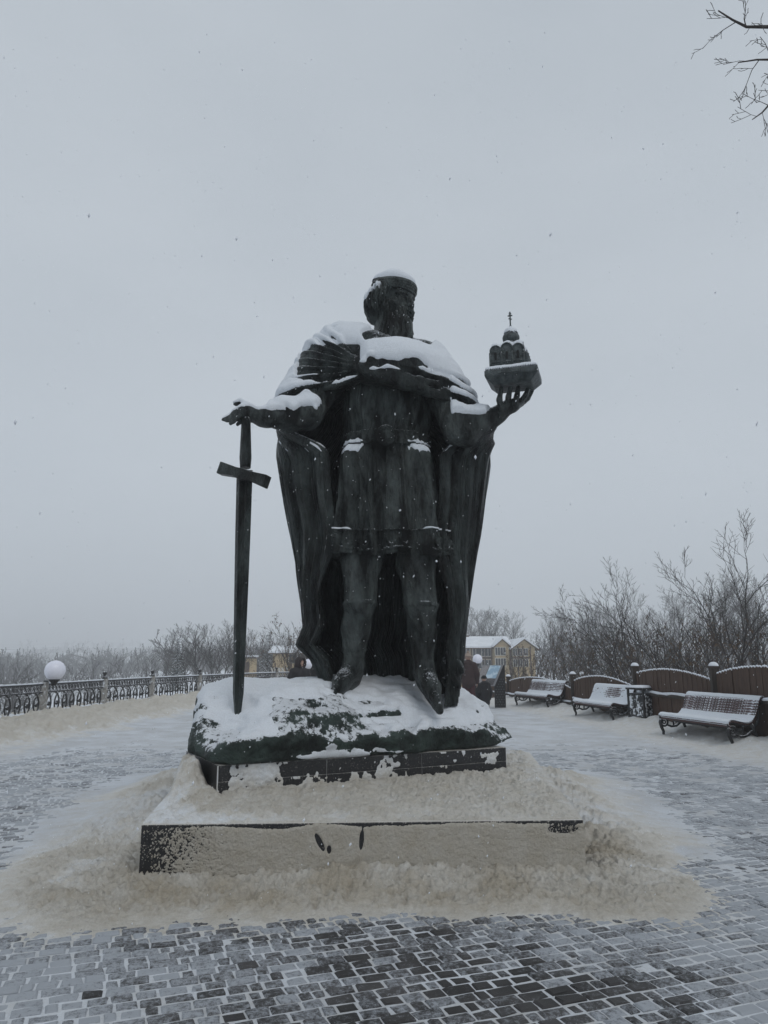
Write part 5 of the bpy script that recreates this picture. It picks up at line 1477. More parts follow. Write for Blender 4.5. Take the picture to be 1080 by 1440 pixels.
for i in range(len(FR) - 1):
    a, b = Vector((*FR[i], 0)), Vector((*FR[i + 1], 0)); d = b - a; Ln = d.length; d.normalize()
    R3 = Matrix((d, Vector((0, 0, 1)).cross(d), Vector((0, 0, 1)))).transposed()
    near = {0: (1.2, 1.5, 1.3), 1: (1.22, 1.5, 1.34), 2: (1.20, 1.41, 1.30), 3: (.92, 1.18, 1.00), 4: (.74, 1.03, .82), 5: (.7, .95, .8)}[i]
    n = int(Ln / .105)
    Sn = MB(); 
    for k in range(n):
        s = .09 + (k + .5) * (Ln - .18) / n; t = (s - .09) / (Ln - .18)
        base = near[0] * (1 - t) + near[2] * t
        h = base + (near[1] - (near[0] + near[2]) / 2) * (math.sin(math.pi * t) ** .8)
        c = a + d * s; zb_ = -.05; w = .100
        jit = random.uniform(-.006, .006); c = c + Vector((d.y, -d.x, 0)) * (jit + (.005 if k % 2 else -.005))
        me_ = [(-w / 2, zb_), (w / 2, zb_), (w / 2, h - .03), (w * .3, h - .008), (0, h), (-w * .3, h - .008), (-w / 2, h - .03)]
        M = Matrix.Translation(c) @ R3.to_4x4() @ Matrix.Rotation(math.pi / 2, 4, 'X')
        fpart(MB().prism(me_, M, .022), 'board', BOARD)
        hs = .010 + .012 * random.random()
        ts = [c + d * (-w * .48) + Vector((0, 0, h - .02)), c + d * (-w * .22) + Vector((0, 0, h + hs * .45)), c + Vector((0, 0, h + hs * .7)), c + d * (w * .22) + Vector((0, 0, h + hs * .45)), c + d * (w * .48) + Vector((0, 0, h - .02))]
        Sn.tube(ts, [.010, .017, .019, .017, .010], 6)
    o = fpart(Sn, 'board_snow', SNOWP, True); o['kind'] = 'stuff'
    ins = Vector((d.y, -d.x, 0)) * -1.0
    zr = {0: .82, 1: .86, 2: .80, 3: .42, 4: .3, 5: .3}[i]
    c = a + d * Ln / 2 + ins * .05 + Vector((0, 0, zr))
    fpart(MB().box(c, (Ln - .16, .06, .075), R3), 'rail', POSTW)
    Sn = MB()
    pts = [a + d * s + ins * (.055) + Vector((0, 0, zr + .045 + .012 * math.sin(s * 5) + .01 * random.random())) for s in np.linspace(.1, Ln - .1, 16)]
    Sn.tube(pts, [.03 + .012 * random.random() for _ in pts], 7)
    o = fpart(Sn, 'rail_snow', SNOWP, True); o['kind'] = 'stuff'

# ---------------- benches
PROF = [(.575, .345), (.605, .385), (.60, .425), (.565, .45), (.51, .455), (.44, .44), (.36, .42), (.28, .405), (.20, .405), (.13, .43), (.08, .48), (.045, .54), (.015, .605), (-.012, .675), (-.038, .745), (-.065, .81), (-.10, .86), (-.145, .88), (-.185, .865)]
def resample(pts, step):
    p = np.array(pts); s = np.concatenate(([0], np.cumsum(np.hypot(*np.diff(p, axis=0).T))))
    q = np.arange(step * .5, s[-1], step)
    x, y = np.interp(q, s, p[:, 0]), np.interp(q, s, p[:, 1])
    tx, ty = np.gradient(x), np.gradient(y)
    return x, y, np.arctan2(ty, tx)
def iron_end(mb, x):
    V3 = lambda y, z: Vector((x, y, z))
    mb.tube([V3(y, z) - Vector((0, 0, .012)) for y, z in PROF], .024, 7)
    mb.tube([V3(-.185 + .055 * math.cos(t) - .0, .835 + .05 * math.sin(t)) for t in np.linspace(1.3, 6.6, 12)], .02, 7)          # scroll at the top
    mb.tube([V3(.575, .36), V3(.605, .28), V3(.585, .18), V3(.545, .09), V3(.555, .02), V3(.60, .0)], [.035, .04, .036, .03, .028, .026], 7)
    mb.tube([V3(.52 + .085 * math.cos(t), .285 + .085 * math.sin(t)) for t in np.linspace(0, 2 * math.pi, 15)], .022, 6)         # volute of the front leg
    mb.tube([V3(.52 + .035 * math.cos(t), .285 + .035 * math.sin(t)) for t in np.linspace(0, 2 * math.pi, 9)], .016, 6)
    mb.tube([V3(.13, .41), V3(.085, .32), V3(.04, .2), V3(.0, .09), V3(-.055, .02), V3(-.095, 0)], [.036, .034, .03, .028, .026, .026], 7)
    mb.tube([V3(.46, .23), V3(.36, .19), V3(.24, .20), V3(.14, .27), V3(.08, .3)], [.022, .026, .026, .024, .02], 6)
    mb.tube([V3(.30, .40), V3(.30, .2)], .018, 6)
    mb.tube([V3(.08, .34), V3(-.02, .45), V3(-.045, .56), V3(-.03, .66)], [.026, .024, .02, .018], 6)
    for k in range(5): mb.lathe([(0, -.012), (.02, 0), (0, .012)], V3(.0 - .028 * k, .54 + .058 * k), 7)
LB = 2.35
def make_bench():
    t = empty('bench')
    for x in (-LB / 2 + .04, LB / 2 - .04):
        mb = MB(); iron_end(mb, x); mb.obj('end_frame', IRON, t, True)
    mb = MB(); iron_end(mb, 0.0)
    X, Z, A = resample(PROF, .0515)
    me = None
    for y, z, an in zip(X, Z, A):
        if me is None: me = MB().box((0, 0, 0), (LB, .041, .024)).mesh('slat', SLAT, bevel=.004)
        o = link('slat', me, t); o.location = (0, y, z + .008); o.rotation_euler = (an, 0, 0)
    MB().box((0, .30, .30), (LB - .1, .03, .04)).obj('stretcher', IRON, t)
    return t
def copy_tree(o, parent=None):
    c = o.copy(); COL.objects.link(c)
    if parent: c.parent = parent
    for ch in list(o.children): copy_tree(ch, c)
    return c
bench0 = make_bench()
feet = [((1028, 1053), (932, 1036), 'nearest wood slat bench on iron legs, back half bare of snow', .50),
        ((873, 1021), (800, 1008), 'middle bench covered almost wholly in snow, beside the litter bin', 1.0),
        ((775, 1001), (722, 994), 'farthest bench of the three, with dark slats showing on its back', .66)]
for i, (fa, fb, lab, cov) in enumerate(feet):
    A_, B_ = PZ(*fa, .03), PZ(*fb, .03)
    d = np.array(B_ - A_)[:2]; d /= np.linalg.norm(d)                      # along the bench, going away
    mid = (A_ + B_) / 2
    # bench local: +y is the sitter's front (towards the square, -X); local x along the bench
    rz = math.atan2(d[1], d[0])                                             # local x -> away
    fy = np.array((-d[1], d[0]))                                            # local y
    t = bench0 if i == 0 else copy_tree(bench0)
    org = mid[:2] - fy * .58
    gz = max(ground_at(mid[0], mid[1]) - .03, .0)
    t.location = (org[0], org[1], gz); t.rotation_euler = (0, 0, rz)
    tag(t, lab, 'bench', 'slatted benches along the fence')
    # snow on it
    ys, zs, _ = resample(PROF, .0105)
    xs = np.linspace(-LB / 2, LB / 2, 190)
    XX, YY = np.meshgrid(xs, ys, indexing='ij'); ZZ = np.broadcast_to(zs, XX.shape) + .024
    c, s = math.cos(rz), math.sin(rz)
    Vw = np.stack([org[0] + XX * c - YY * s, org[1] + XX * s + YY * c, ZZ + gz], -1).reshape(-1, 3)
    Qw = grid_faces(len(xs), len(ys))
    if vnormals(Vw, Qw)[:, 2].mean() < 0: Qw = Qw[:, ::-1]
    hh = ZZ.ravel(); xl = XX.ravel(); yl = YY.ravel()
    def bm_(V, N, hh=hh, xl=xl, yl=yl, cov=cov, i=i):
        n = fbm(xl * 2.2, hh * 4 + 7 * i, 0, 3, 301 + i); nf = fbm(xl * 9, hh * 45, 0, 3, 305 + i); ng = fbm(xl * 30, hh * 30, 1.0, 3, 309)
        backz = sstep(.5, .62, hh) * sstep(.88, .80, hh)
        hole = backz * np.exp(-((xl - (.15, -.1, .55)[i]) / (1.0, .45, .55)[i]) ** 4)
        m = 1.0 - hole * ((1.15, .55, 1.0)[i] + .5 * n) + .55 * nf * backz + .15 * n
        per = np.abs(((hh * 19.4) % 1) - .5) * 2
        m = m - .42 * sstep(.55, .95, per) * backz * (1 - .5 * (i == 1)) - .42 * backz * (i != 1)
        m = m + .22 * ng * hole - 1.0 * sstep(.40, .37, hh) * sstep(.3, .5, yl) * (1 - .4 * (i == 1))
        m = m - .25 * np.exp(-((hh - .47) / .01) ** 2) * (yl > .4) * sstep(0, .3, nf)
        return np.clip(m, 0, 1)
    o = snow_shell('bench_snow', [(Vw, Qw)], [], bm_, .022, ('snow half covering the nearest bench', 'thick snow over the seat and back of the middle bench', 'snow on the seat and back of the farthest bench')[i], up=.25, nblur=2, tblur=0, fillit=0)

# ---------------- litter bin
c = PZ(911, 1022, .03); gz = ground_at(c[0], c[1])
bin_ = empty('litter_bin', (c[0], c[1] + .25, max(gz - .03, 0)), math.radians(30)); tag(bin_, 'black square litter bin plastered with snow, between two benches', 'litter bin')
BINP = noise_mat('bin_panel', (0.006, 0.006, 0.007), (0.016, 0.016, 0.017), rough=.4, scale=9, dust=.02, dust_amt=.50, dust_scale=9)
for sx in (-1, 1):
    for sy in (-1, 1): MB().box((sx * .235, sy * .235, .36), (.045, .045, .74)).obj('corner_post', IRON, bin_)
for (x, y, w, h) in ((0, -.225, .42, .02), (0, .225, .42, .02)): MB().box((x, y, .33), (.424, .02, .52)).obj('panel', BINP, bin_)
for x in (-.225, .225): MB().box((x, 0, .33), (.02, .424, .52)).obj('panel', BINP, bin_)
MB().box((0, 0, .06), (.50, .50, .04)).obj('bottom_frame', IRON, bin_)
MB().box((0, 0, .615), (.52, .52, .035)).obj('rim', IRON, bin_)
MB().box((0, 0, .745), (.56, .56, .05)).obj('lid', IRON, bin_, bevel=.01)
mb = MB(); mb.lathe([(.34, .0), (.33, .03), (.22, .055), (.0, .06)], (0, 0, .768), 4, M=Matrix.Rotation(math.pi / 4, 4, 'Z'))
o = mb.obj('lid_snow', SNOWP, bin_, True)

# ---------------- information stand
ISC = P(696, 989, 26.0)
stand = empty('information_stand', (ISC[0], ISC[1], 0.05)); tag(stand, 'sloping information stand with a pale blue map and dark perforated sides', 'information stand')
sd_ = Vector((-.62, .62, 0)); sd_.normalize()
ax = Vector((.93, .36, 0)).normalized()
LAT = noise_mat('perforated_side', (0.006, 0.006, 0.007), (0.013, 0.013, 0.014), rough=.5, dust=.2, dust_amt=.3)
prof_ = [(0, 0), (0, .72), (.36, 1.42), (.42, 1.42), (.42, 0)]
Wd = .85
for q in (0, 1):
    off = sd_ * (Wd * q)
    M = Matrix.Translation(off) @ Matrix((ax, Vector((0, 0, 1)), ax.cross(Vector((0, 0, 1))))).transposed().to_4x4()
    MB().prism(prof_, M, .03).obj('side_plate', LAT, stand)
mb = MB()
for r_ in range(11):
    for q in range(4):
        x_ = .05 + q * .1 + (.05 if r_ % 2 else 0); z_ = .1 + r_ * .085
        if x_ < .4 and z_ < .66 + x_ * 1.6: mb.box(ax * x_ - sd_ * .018 + Vector((0, 0, z_)), (.035, .008, .02), Matrix.Rotation(math.atan2(ax.y, ax.x), 3, 'Z'))
o = mb.obj('perforations', plain('perforation_snow', (.12, .13, .14)), stand); o['kind'] = 'stuff'
sl = (ax * .36 + Vector((0, 0, .70))); nrm_ = sd_.cross(sl).normalized()
if nrm_.z < 0: nrm_ = -nrm_
def spt(a_, b_, o_=0.0): return Vector((0, 0, .72)) + sd_ * (a_ * Wd) + sl * b_ + nrm_ * o_
def sheet(name, a0, a1, b0, b1, o0, o1, mat):
    mb = MB()
    for oo in (o0, o1):
        for a_, b_ in ((a0, b0), (a1, b0), (a1, b1), (a0, b1)): mb.V.append(tuple(spt(a_, b_, oo)))
    mb.Fq += [[3, 2, 1, 0], [4, 5, 6, 7], [0, 1, 5, 4], [1, 2, 6, 5], [2, 3, 7, 6], [3, 0, 4, 7]]
    return mb.obj(name, mat, stand)
sheet('sloping_board', -.02, 1.02, 0, 1.0, -.02, .012, plain('board_grey', (.20, .20, .21), .5))
MAP = noise_mat('map_print', (0.30, 0.44, 0.56), (0.55, 0.66, 0.74), rough=.3, scale=5, detail=2, lo=.45, hi=.55)
sheet('map_sheet', .08, .62, .36, .97, .013, .02, MAP)
sheet('photo_sheet', .08, .50, .04, .32, .013, .02, noise_mat('photo_print', (0.03, 0.03, 0.035), (0.10, 0.09, 0.09), rough=.35, scale=14))
sheet('text_sheet', .66, .97, .10, .95, .013, .02, noise_mat('text_print', (0.16, 0.15, 0.15), (0.36, 0.34, 0.34), rough=.35, scale=18, stretch=(1, 1, 6)))

# ---------------- people
SKIN = plain('skin', (.42, .27, .21), .55)
def person(loc, rz, hgt, coat, legs, head_kind, hatcol, label, coat_len=.85, look=0.0, bend=0.0):
    t = empty('person', (loc[0], loc[1], loc[2]), rz); tag(t, label, 'person', None)
    k = hgt / 1.75; h = .016
    T_ = Matrix.Identity(4)
    def fld(): return Field((-.5, -.45, -.04), (.5, .5, 1.95), h)
    A3 = lambda x, y, z: np.array((x, y, z)) + (np.array((0, -bend, 0)) * max(z - .9, 0))
    B = fld()
    for s in (-1, 1):
        B.chain([A3(s * .10, 0, .88), A3(s * .105, -.01, .48), A3(s * .11, .02, .10)], [.10, .07, .055], k=.03)
        B.chain([A3(s * .11, .03, .06), A3(s * .13, -.13, .04)], [.05, .04], k=.03)
        hx_, hy_ = s * .27, -.10
        B.ell(A3(hx_, hy_, .80), (.04, .05, .06), k=.02)
        for f in range(4): B.chain([A3(hx_ + s * .0, hy_ - .03 + f * .02, .77), A3(hx_ - s * .01, hy_ - .035 + f * .022, .71 + abs(f - 1.5) * .008), A3(hx_ - s * .025, hy_ - .03 + f * .02, .685)], [.012, .011, .009], k=.008)
        B.chain([A3(hx_ - s * .02, hy_ - .04, .79), A3(hx_ - s * .045, hy_ - .06, .74)], [.013, .01], k=.01)
    B.cap(A3(0, 0, .95), A3(0, 0, 1.3), .14, .15, k=.05); B.cap(A3(0, 0, 1.36), A3(0, -.01, 1.5), .06, .055, k=.04)
    cl, sl_ = math.cos(look), math.sin(look)
    def hp(x, y, z): return A3(x * cl - y * sl_, x * sl_ + y * cl, 1.62 + z)
    RH = np.array([[cl, -sl_, 0], [sl_, cl, 0], [0, 0, 1.0]])
    B.ell(hp(0, 0, .02), (.078, .098, .115), RH); B.ell(hp(0, -.03, -.06), (.058, .065, .07), RH, k=.03)
    B.cap(hp(0, -.095, .015), hp(0, -.118, -.03), .012, .017, k=.012)
    for s in (-1, 1):
        B.ell(hp(s * .034, -.098, .012), (.02, .014, .012), RH, k=.01, mode='s'); B.ell(hp(s * .034, -.082, .012), (.014, .012, .01), RH, k=.004)
        B.ell(hp(s * .08, .0, -.01), (.014, .025, .035), RH, k=.01); B.cap(hp(s * .05, -.09, .035), hp(s * .02, -.1, .04), .008, .008, k=.01)
    B.cap(hp(-.022, -.092, -.066), hp(.022, -.092, -.066), .008, .008, k=.006)
    def put(Fd, name, mat, amp=.004):
        V, Q = Fd.mesh(); V = smooth_mesh(V, Q, 2, .5) * k
        return link(name, np_mesh(name, V, Q, mat), t)
    put(B, 'body', SKIN)
    wrk = lambda X, Y, Z: .012 * vnoise(X * 7, Y * 7, Z * 11, 5)
    L_ = fld()
    for s in (-1, 1):
        L_.chain([A3(s * .10, 0, .92), A3(s * .105, -.01, .48), A3(s * .11, .02, .10)], [.125, .095, .08], k=.03, disp=wrk)
    put(L_, 'trousers', legs)
    S_ = fld()
    for s in (-1, 1):
        S_.chain([A3(s * .11, .04, .07), A3(s * .13, -.15, .045)], [.075, .055], k=.03); S_.cap(A3(s * .11, .03, .1), A3(s * .11, .02, .2), .078, .075, k=.02)
    put(S_, 'boots', plain('boot', (.02, .018, .018), .5))
    Cc = fld()
    Cc.chain([A3(0, 0, 1.72 - coat_len), A3(0, 0, 1.1), A3(0, 0, 1.36)], [.22, .20, .19], k=.06, disp=wrk)
    Cc.cap(A3(-.15, 0, 1.39), A3(.15, 0, 1.39), .10, k=.06, disp=wrk)
    for s in (-1, 1): Cc.chain([A3(s * .19, 0, 1.38), A3(s * .27, .02, 1.1), A3(s * .275, -.09, .85)], [.095, .085, .065], k=.04, disp=wrk)
    Cc.cap(A3(0, 0, 1.44), A3(0, 0, 1.50), .10, .085, k=.04)
    put(Cc, 'coat', coat)
    Hh = fld()
    if head_kind == 'hood':
        Hh.ell(hp(0, .015, .0), (.135, .15, .175), RH, disp=wrk); Hh.cap(hp(0, .06, -.14), hp(0, .08, -.2), .12, .14, k=.05)
        Hh.ell(hp(0, -.13, -.01), (.082, .13, .115), RH, k=.02, mode='s')
        # fur trim round the opening
        for i in range(20):
            a0, a1 = 2 * math.pi * i / 20, 2 * math.pi * (i + 1) / 20
            Hh.cap(hp(.098 * math.cos(a0), -.095, -.005 + .128 * math.sin(a0)), hp(.098 * math.cos(a1), -.095, -.005 + .128 * math.sin(a1)), .028, k=.02, disp=lambda X, Y, Z: .014 * vnoise(X * 40, Y * 40, Z * 40, 9))
        put(Hh, 'hood', hatcol)
    else:
        Hh.ell(hp(0, .005, .07), (.105, .12, .095), RH, disp=lambda X, Y, Z: .005 * np.sin(Z * 160 + 0 * X)); Hh.op(lambda X, Y, Z: Z - hp(0, 0, .035)[2] + 0 * X + 0 * Y, (-.5, -.45, 1.3), (.5, .5, hp(0, 0, .035)[2]), .01, 's', pad=0)
        for i in range(20):
            a0, a1 = 2 * math.pi * i / 20, 2 * math.pi * (i + 1) / 20
            Hh.cap(hp(.098 * math.cos(a0), .005 + .112 * math.sin(a0), .05), hp(.098 * math.cos(a1), .005 + .112 * math.sin(a1), .05), .024, k=.015)
        if head_kind == 'pompom': Hh.ell(hp(0, .01, .19), (.045, .045, .045), k=.01, disp=lambda X, Y, Z: .01 * vnoise(X * 50, Y * 50, Z * 50, 3))
        put(Hh, 'hat', hatcol)
        Hd = fld(); Hd.cap(hp(-.08, .10, -.17), hp(.08, .10, -.17), .085, k=.05, disp=wrk)
        put(Hd, 'lowered_hood', coat)
    return t
DK = plain('dark_coat', (.018, .016, .018), .8); BL = plain('black_coat', (.010, .010, .012), .8); BG = plain('burgundy_coat', (.034, .017, .017), .8)
TR = plain('dark_trousers', (.02, .014, .016), .85); BR = plain('maroon_trousers', (.045, .012, .016), .85)
p1 = P(421, 928, 19.0); person((p1[0], p1[1], -.0), math.radians(28), 1.68, DK, TR, 'hood', plain('brown_hood', (.030, .022, .022), .9), 'person in a dark fur-trimmed hood looking down, left of the cape', look=math.radians(18), bend=.08)
p2 = P(446, 928, 19.6); person((p2[0], p2[1], -.0), math.radians(70), 1.68, BL, TR, 'hood', BL, 'person in black hooded coat close behind the cape, mostly hidden', look=math.radians(10), bend=.05)
p3 = P(658, 916, 24.5); person((p3[0], p3[1], .08), math.radians(172), 1.76, BG, BR, 'pompom', plain('beige_hat', (.30, .24, .20), .9), 'person in burgundy coat and beige knitted hat seen from behind', look=math.radians(-10))
p4 = P(680.5, 950, 21.0); person((p4[0], p4[1], .0), math.radians(200), 1.20, BL, BL, 'hat', BL, 'small child in black snowsuit and cap standing before the information stand', coat_len=1.0)
# ================================================================== HOUSES
def hmat(name, c1, c2, **kw): return noise_mat(name, c1, c2, **kw)
WALLY = hmat('yellow_render', (0.40, 0.30, 0.17), (0.50, 0.39, 0.23), rough=.9, scale=2)
TIMB = hmat('brown_timber', (0.06, 0.035, 0.02), (0.10, 0.06, 0.035), rough=.8, scale=5)
GLASS = plain('window_glass', (.03, .035, .045), .12)
ROOFS = hmat('roof_snow', (0.66, 0.69, 0.73), (0.78, 0.81, 0.85), rough=.9, scale=1.2, bump=.3)
WHITE = plain('white_trim', (.55, .53, .48), .7)
def gable_house(root, x0, x1, y0, y1, zb, ze, zr, along='x', over=.5):
    """walls and a pitched snowy roof; along = direction of the ridge"""
    mb = MB()
    pts = [(x0, y0), (x1, y0), (x1, y1), (x0, y1)]
    for z in (zb, ze):
        for p in pts: mb.V.append((*p, z))
    for i in range(4): mb.Fq.append([i, (i + 1) % 4, 4 + (i + 1) % 4, 4 + i])
    if along == 'x':
        ym = (y0 + y1) / 2; n = len(mb.V); mb.V += [(x0, ym, zr), (x1, ym, zr)]
        mb.Ft += [[7, 4, n], [5, 6, n + 1]]
    else:
        xm = (x0 + x1) / 2; n = len(mb.V); mb.V += [(xm, y0, zr), (xm, y1, zr)]
        mb.Ft += [[4, 5, n], [6, 7, n + 1]]
    mb.obj('wall', WALLY, root)
    t = .28
    def slope(a, b, c, d, mat, z0, z1, name):
        m2 = MB()
        for dz in (z0, z1):
            for p in (a, b, c, d): m2.V.append((p[0], p[1], p[2] + dz))
        m2.Fq += [[3, 2, 1, 0], [4, 5, 6, 7], [0, 1, 5, 4], [1, 2, 6, 5], [2, 3, 7, 6], [3, 0, 4, 7]]
        m2.obj(name, mat, root)
    if along == 'x':
        ym = (y0 + y1) / 2; k = (zr - ze) / ((y1 - y0) / 2)
        for s, ye in ((-1, y0 - over), (1, y1 + over)):
            a = [(x0 - over, ye, ze - k * over), (x1 + over, ye, ze - k * over), (x1 + over, ym, zr), (x0 - over, ym, zr)]
            slope(*a, TIMB, .02, .14, 'eaves'); slope(*a, ROOFS, .145, .38, 'roof_snow')
    else:
        xm = (x0 + x1) / 2; k = (zr - ze) / ((x1 - x0) / 2)
        for s, xe in ((-1, x0 - over), (1, x1 + over)):
            a = [(xe, y0 - over, ze - k * over), (xm, y0 - over, zr), (xm, y1 + over, zr), (xe, y1 + over, ze - k * over)]
            slope(*a, TIMB, .02, .14, 'eaves'); slope(*a, ROOFS, .145, .38, 'roof_snow')
def window(root, x, y, z, w, h, arched=False):
    f = MB()
    f.box((x, y - .04, z), (w + .16, .10, h + .16))
    fo = f.obj('window', WHITE, root)
    g = MB().box((x, y - .10, z), (w, .03, h)).obj('pane', GLASS, fo)
    MB().box((x, y - .125, z), (.06, .03, h)).obj('mullion', WHITE, fo)
HY = 104.0
house = empty('yellow_house', (0, 0, 0)); tag(house, 'yellow timber-framed house with snowy gabled roofs right of the statue', 'house')
hx = lambda px: P(px, 915, HY)[0]
hz_ = lambda py, y=HY: P(690, py, y)[2]
zb = -5.0
gable_house(house, hx(634), hx(716), HY, HY + 9, zb, hz_(911), hz_(898.5, HY + 4.5))
gable_house(house, hx(694), hx(712), HY - 2.2, HY + 4, zb, hz_(908, HY - 2), hz_(900, HY - 2), 'y', .35)
gable_house(house, hx(717), hx(746), HY - 3, HY + 8, zb, hz_(911, HY - 3), hz_(900, HY - 3), 'y', .5)
for px in (648, 656, 669, 677, 686):
    window(house, hx(px), HY, hz_(917), .75, 1.05); window(house, hx(px), HY, hz_(934), .75, 1.1)
for px in (699.5, 707): window(house, hx(px) * .98, HY - 2.2, hz_(916, HY - 2), .6, 1.0); window(house, hx(px) * .98, HY - 2.2, hz_(931, HY - 2), .6, .95)
for px in (724, 731, 739): window(house, hx(px) * .972, HY - 3, hz_(917, HY - 3), .5, .9); window(house, hx(px) * .972, HY - 3, hz_(932, HY - 3), .5, .9)
mb = MB()
for px in (640, 652, 663, 673, 682, 691): mb.box((hx(px), HY - .06, (zb + hz_(912)) / 2), (.16, .1, hz_(912) - zb))
mb.box(((hx(634) + hx(692)) / 2, HY - .08, hz_(925)), (hx(692) - hx(634), .12, .28))
o = mb.obj('timber_frame', TIMB, house)
mb = MB()
for a_, b_ in ((hx(717) * .972 + .05, hz_(911, HY - 3)), ): pass
for px in (717.5, 728, 735, 745.5): mb.box((hx(px) * .972, HY - 3.06, (zb + hz_(909, HY - 3)) / 2), (.16, .1, hz_(909, HY - 3) - zb))
mb.box((hx(731.5) * .972, HY - 3.09, hz_(925, HY - 3)), (hx(746) * .972 - hx(717) * .972, .12, .25))
mb.obj('timber_frame', TIMB, house)
MB().box((hx(662), HY + 4.5, hz_(897)), (.6, .6, 1.0)).obj('chimney', TIMB, house)
HY2 = 92.0
h2 = empty('yellow_pavilion', (0, 0, 0)); tag(h2, 'long low yellow pavilion with snowy roof among the trees left of the statue', 'building')
hx2 = lambda px: P(px, 920, HY2)[0]
gable_house(h2, hx2(384), hx2(442), HY2, HY2 + 7, -4, P(400, 919, HY2)[2], P(400, 912, HY2 + 3.5)[2])
for px in (384.5, 389, 394, 399, 405): MB().box((hx2(px), HY2 - .55, -1.6), (.28, .28, 4.9)).obj('column', WHITE, h2)
for px in (411, 417, 423, 430, 436): window(h2, hx2(px), HY2, P(400, 926, HY2)[2], .7, 1.0)
h3 = empty('yellow_hut', (0, 0, 0)); tag(h3, 'tiny yellow hut with flat snowy roof just right of the sword', 'hut')
HY3 = 86.0; hx3 = lambda px: P(px, 930, HY3)[0]; z3 = P(350, 926, HY3)[2]
MB().box(((hx3(343) + hx3(357)) / 2, HY3 + 1, (z3 - 3.6) / 2), (hx3(357) - hx3(343), 2, z3 + 3.6)).obj('wall', WALLY, h3)
MB().box(((hx3(343) + hx3(357)) / 2, HY3 + 1, z3 + .08), (hx3(357) - hx3(343) + .4, 2.4, .12)).obj('eaves', TIMB, h3)
MB().box(((hx3(343) + hx3(357)) / 2, HY3 + 1, z3 + .26), (hx3(357) - hx3(343) + .35, 2.35, .22)).obj('roof_snow', ROOFS, h3, bevel=.06)
MB().box((hx3(348), HY3 - .03, z3 - 1.1), (.5, .06, 1.4)).obj('door', TIMB, h3)

# ================================================================== TREES
BARK = hmat('bark', (0.020, 0.017, 0.015), (0.050, 0.044, 0.040), rough=.9, scale=8, dust=.30, dust_amt=.40, dust_scale=6)
TWIG = hmat('twig', (0.022, 0.018, 0.016), (0.050, 0.042, 0.038), rough=.9, scale=3, dust=.18, dust_amt=.26, dust_scale=3)
NEED = hmat('needles', (0.016, 0.024, 0.020), (0.035, 0.046, 0.040), rough=.9, scale=5, dust=.22, dust_amt=.33, dust_scale=2.5)
LEAF = hmat('dead_leaves', (0.06, 0.038, 0.022), (0.12, 0.08, 0.05), rough=.9, scale=4)
def grow_tree(seed, height, r0, nch=(10, 6, 4), spread=.55, lean=0.0, curve=.16, fork=.22, twig_r=.008, tropism=.12, ratio=.52, multi=1, first=.22):
    rnd = random.Random(seed)
    trunk, crown = MB(), MB()
    def branch(p, d, Ln, r, lvl):
        n = 8 if lvl == 0 else (5 if lvl == 1 else (4 if lvl == 2 else 3))
        pts, rad = [p.copy()], [r]
        q = p.copy(); dd = d.copy()
        for i in range(n):
            dd = dd + Vector((rnd.gauss(0, curve), rnd.gauss(0, curve), rnd.gauss(0, curve * .6) + tropism * (.4 + .3 * lvl)))
            dd.normalize()
            q = q + dd * (Ln / n); pts.append(q.copy())
            t = (i + 1) / n
            rad.append(max(r * (1 - t) ** .85 * .95 + twig_r * .5, twig_r * .55))
        seg = 7 if lvl == 0 else (5 if lvl == 1 else (4 if lvl == 2 else 3))
        (trunk if lvl == 0 else crown).tube(pts, rad, seg, lvl == 0)
        if lvl < len(nch):
            m = nch[lvl]
            az = rnd.uniform(0, 6.28)
            for k in range(m):
                lo = first if lvl == 0 else .18
                t = lo + (1 - lo) * (k + rnd.uniform(.1, .9)) / m
                f = t * n; i = min(int(f), n - 1); pp = pts[i].lerp(pts[i + 1], f - i)
                ax_ = (pts[i + 1] - pts[i]).normalized()
                az += 2.4 + rnd.gauss(0, .4)
                o1 = ax_.orthogonal().normalized(); o2 = ax_.cross(o1)
                side = o1 * math.cos(az) + o2 * math.sin(az)
                an = spread * rnd.uniform(.7, 1.35)
                nd_ = (ax_ * math.cos(an) + side * math.sin(an)).normalized()
                ll = Ln * ratio * (1.15 - .75 * t if lvl == 0 else 1.1 - .6 * t) * rnd.uniform(.7, 1.2)
                rr_ = max(min(rad[min(i + 1, n)] * .75, r * .5), twig_r)
                branch(pp, nd_, ll, rr_, lvl + 1)
    for m in range(multi):
        d0 = Vector((rnd.gauss(0, .05) + lean, rnd.gauss(0, .05), 1)) if multi == 1 else Vector((rnd.gauss(0, .38) + lean, rnd.gauss(0, .38), 1))
        d0.normalize()
        branch(Vector((rnd.gauss(0, .1) * (multi > 1), rnd.gauss(0, .1) * (multi > 1), -.25)), d0, height * (1 if multi == 1 else rnd.uniform(.6, 1)), r0 * (1 if multi == 1 else rnd.uniform(.6, 1)), 0)
    return trunk, crown
def tree_meshes(seed, leaves=0, **kw):
    a, b = grow_tree(seed, **kw)
    lv = None
    if leaves:
        rnd = random.Random(seed + 9); mb = MB(); pts = [v for v in b.V]
        for _ in range(leaves):
            p = Vector(rnd.choice(pts)); s = rnd.uniform(.025, .06)
            u = Vector((rnd.gauss(0, 1), rnd.gauss(0, 1), rnd.gauss(0, 1))).normalized(); w = u.orthogonal().normalized()
            i = len(mb.V); mb.V += [tuple(p), tuple(p + u * s + w * s * .5), tuple(p + u * s * 2 - Vector((0, 0, s))), tuple(p + u * s - w * s * .5)]; mb.Fq.append([i, i + 1, i + 2, i + 3])
        lv = mb.mesh('dead_leaves', LEAF)
    return a.mesh('trunk', BARK, True), b.mesh('crown', TWIG, True), lv
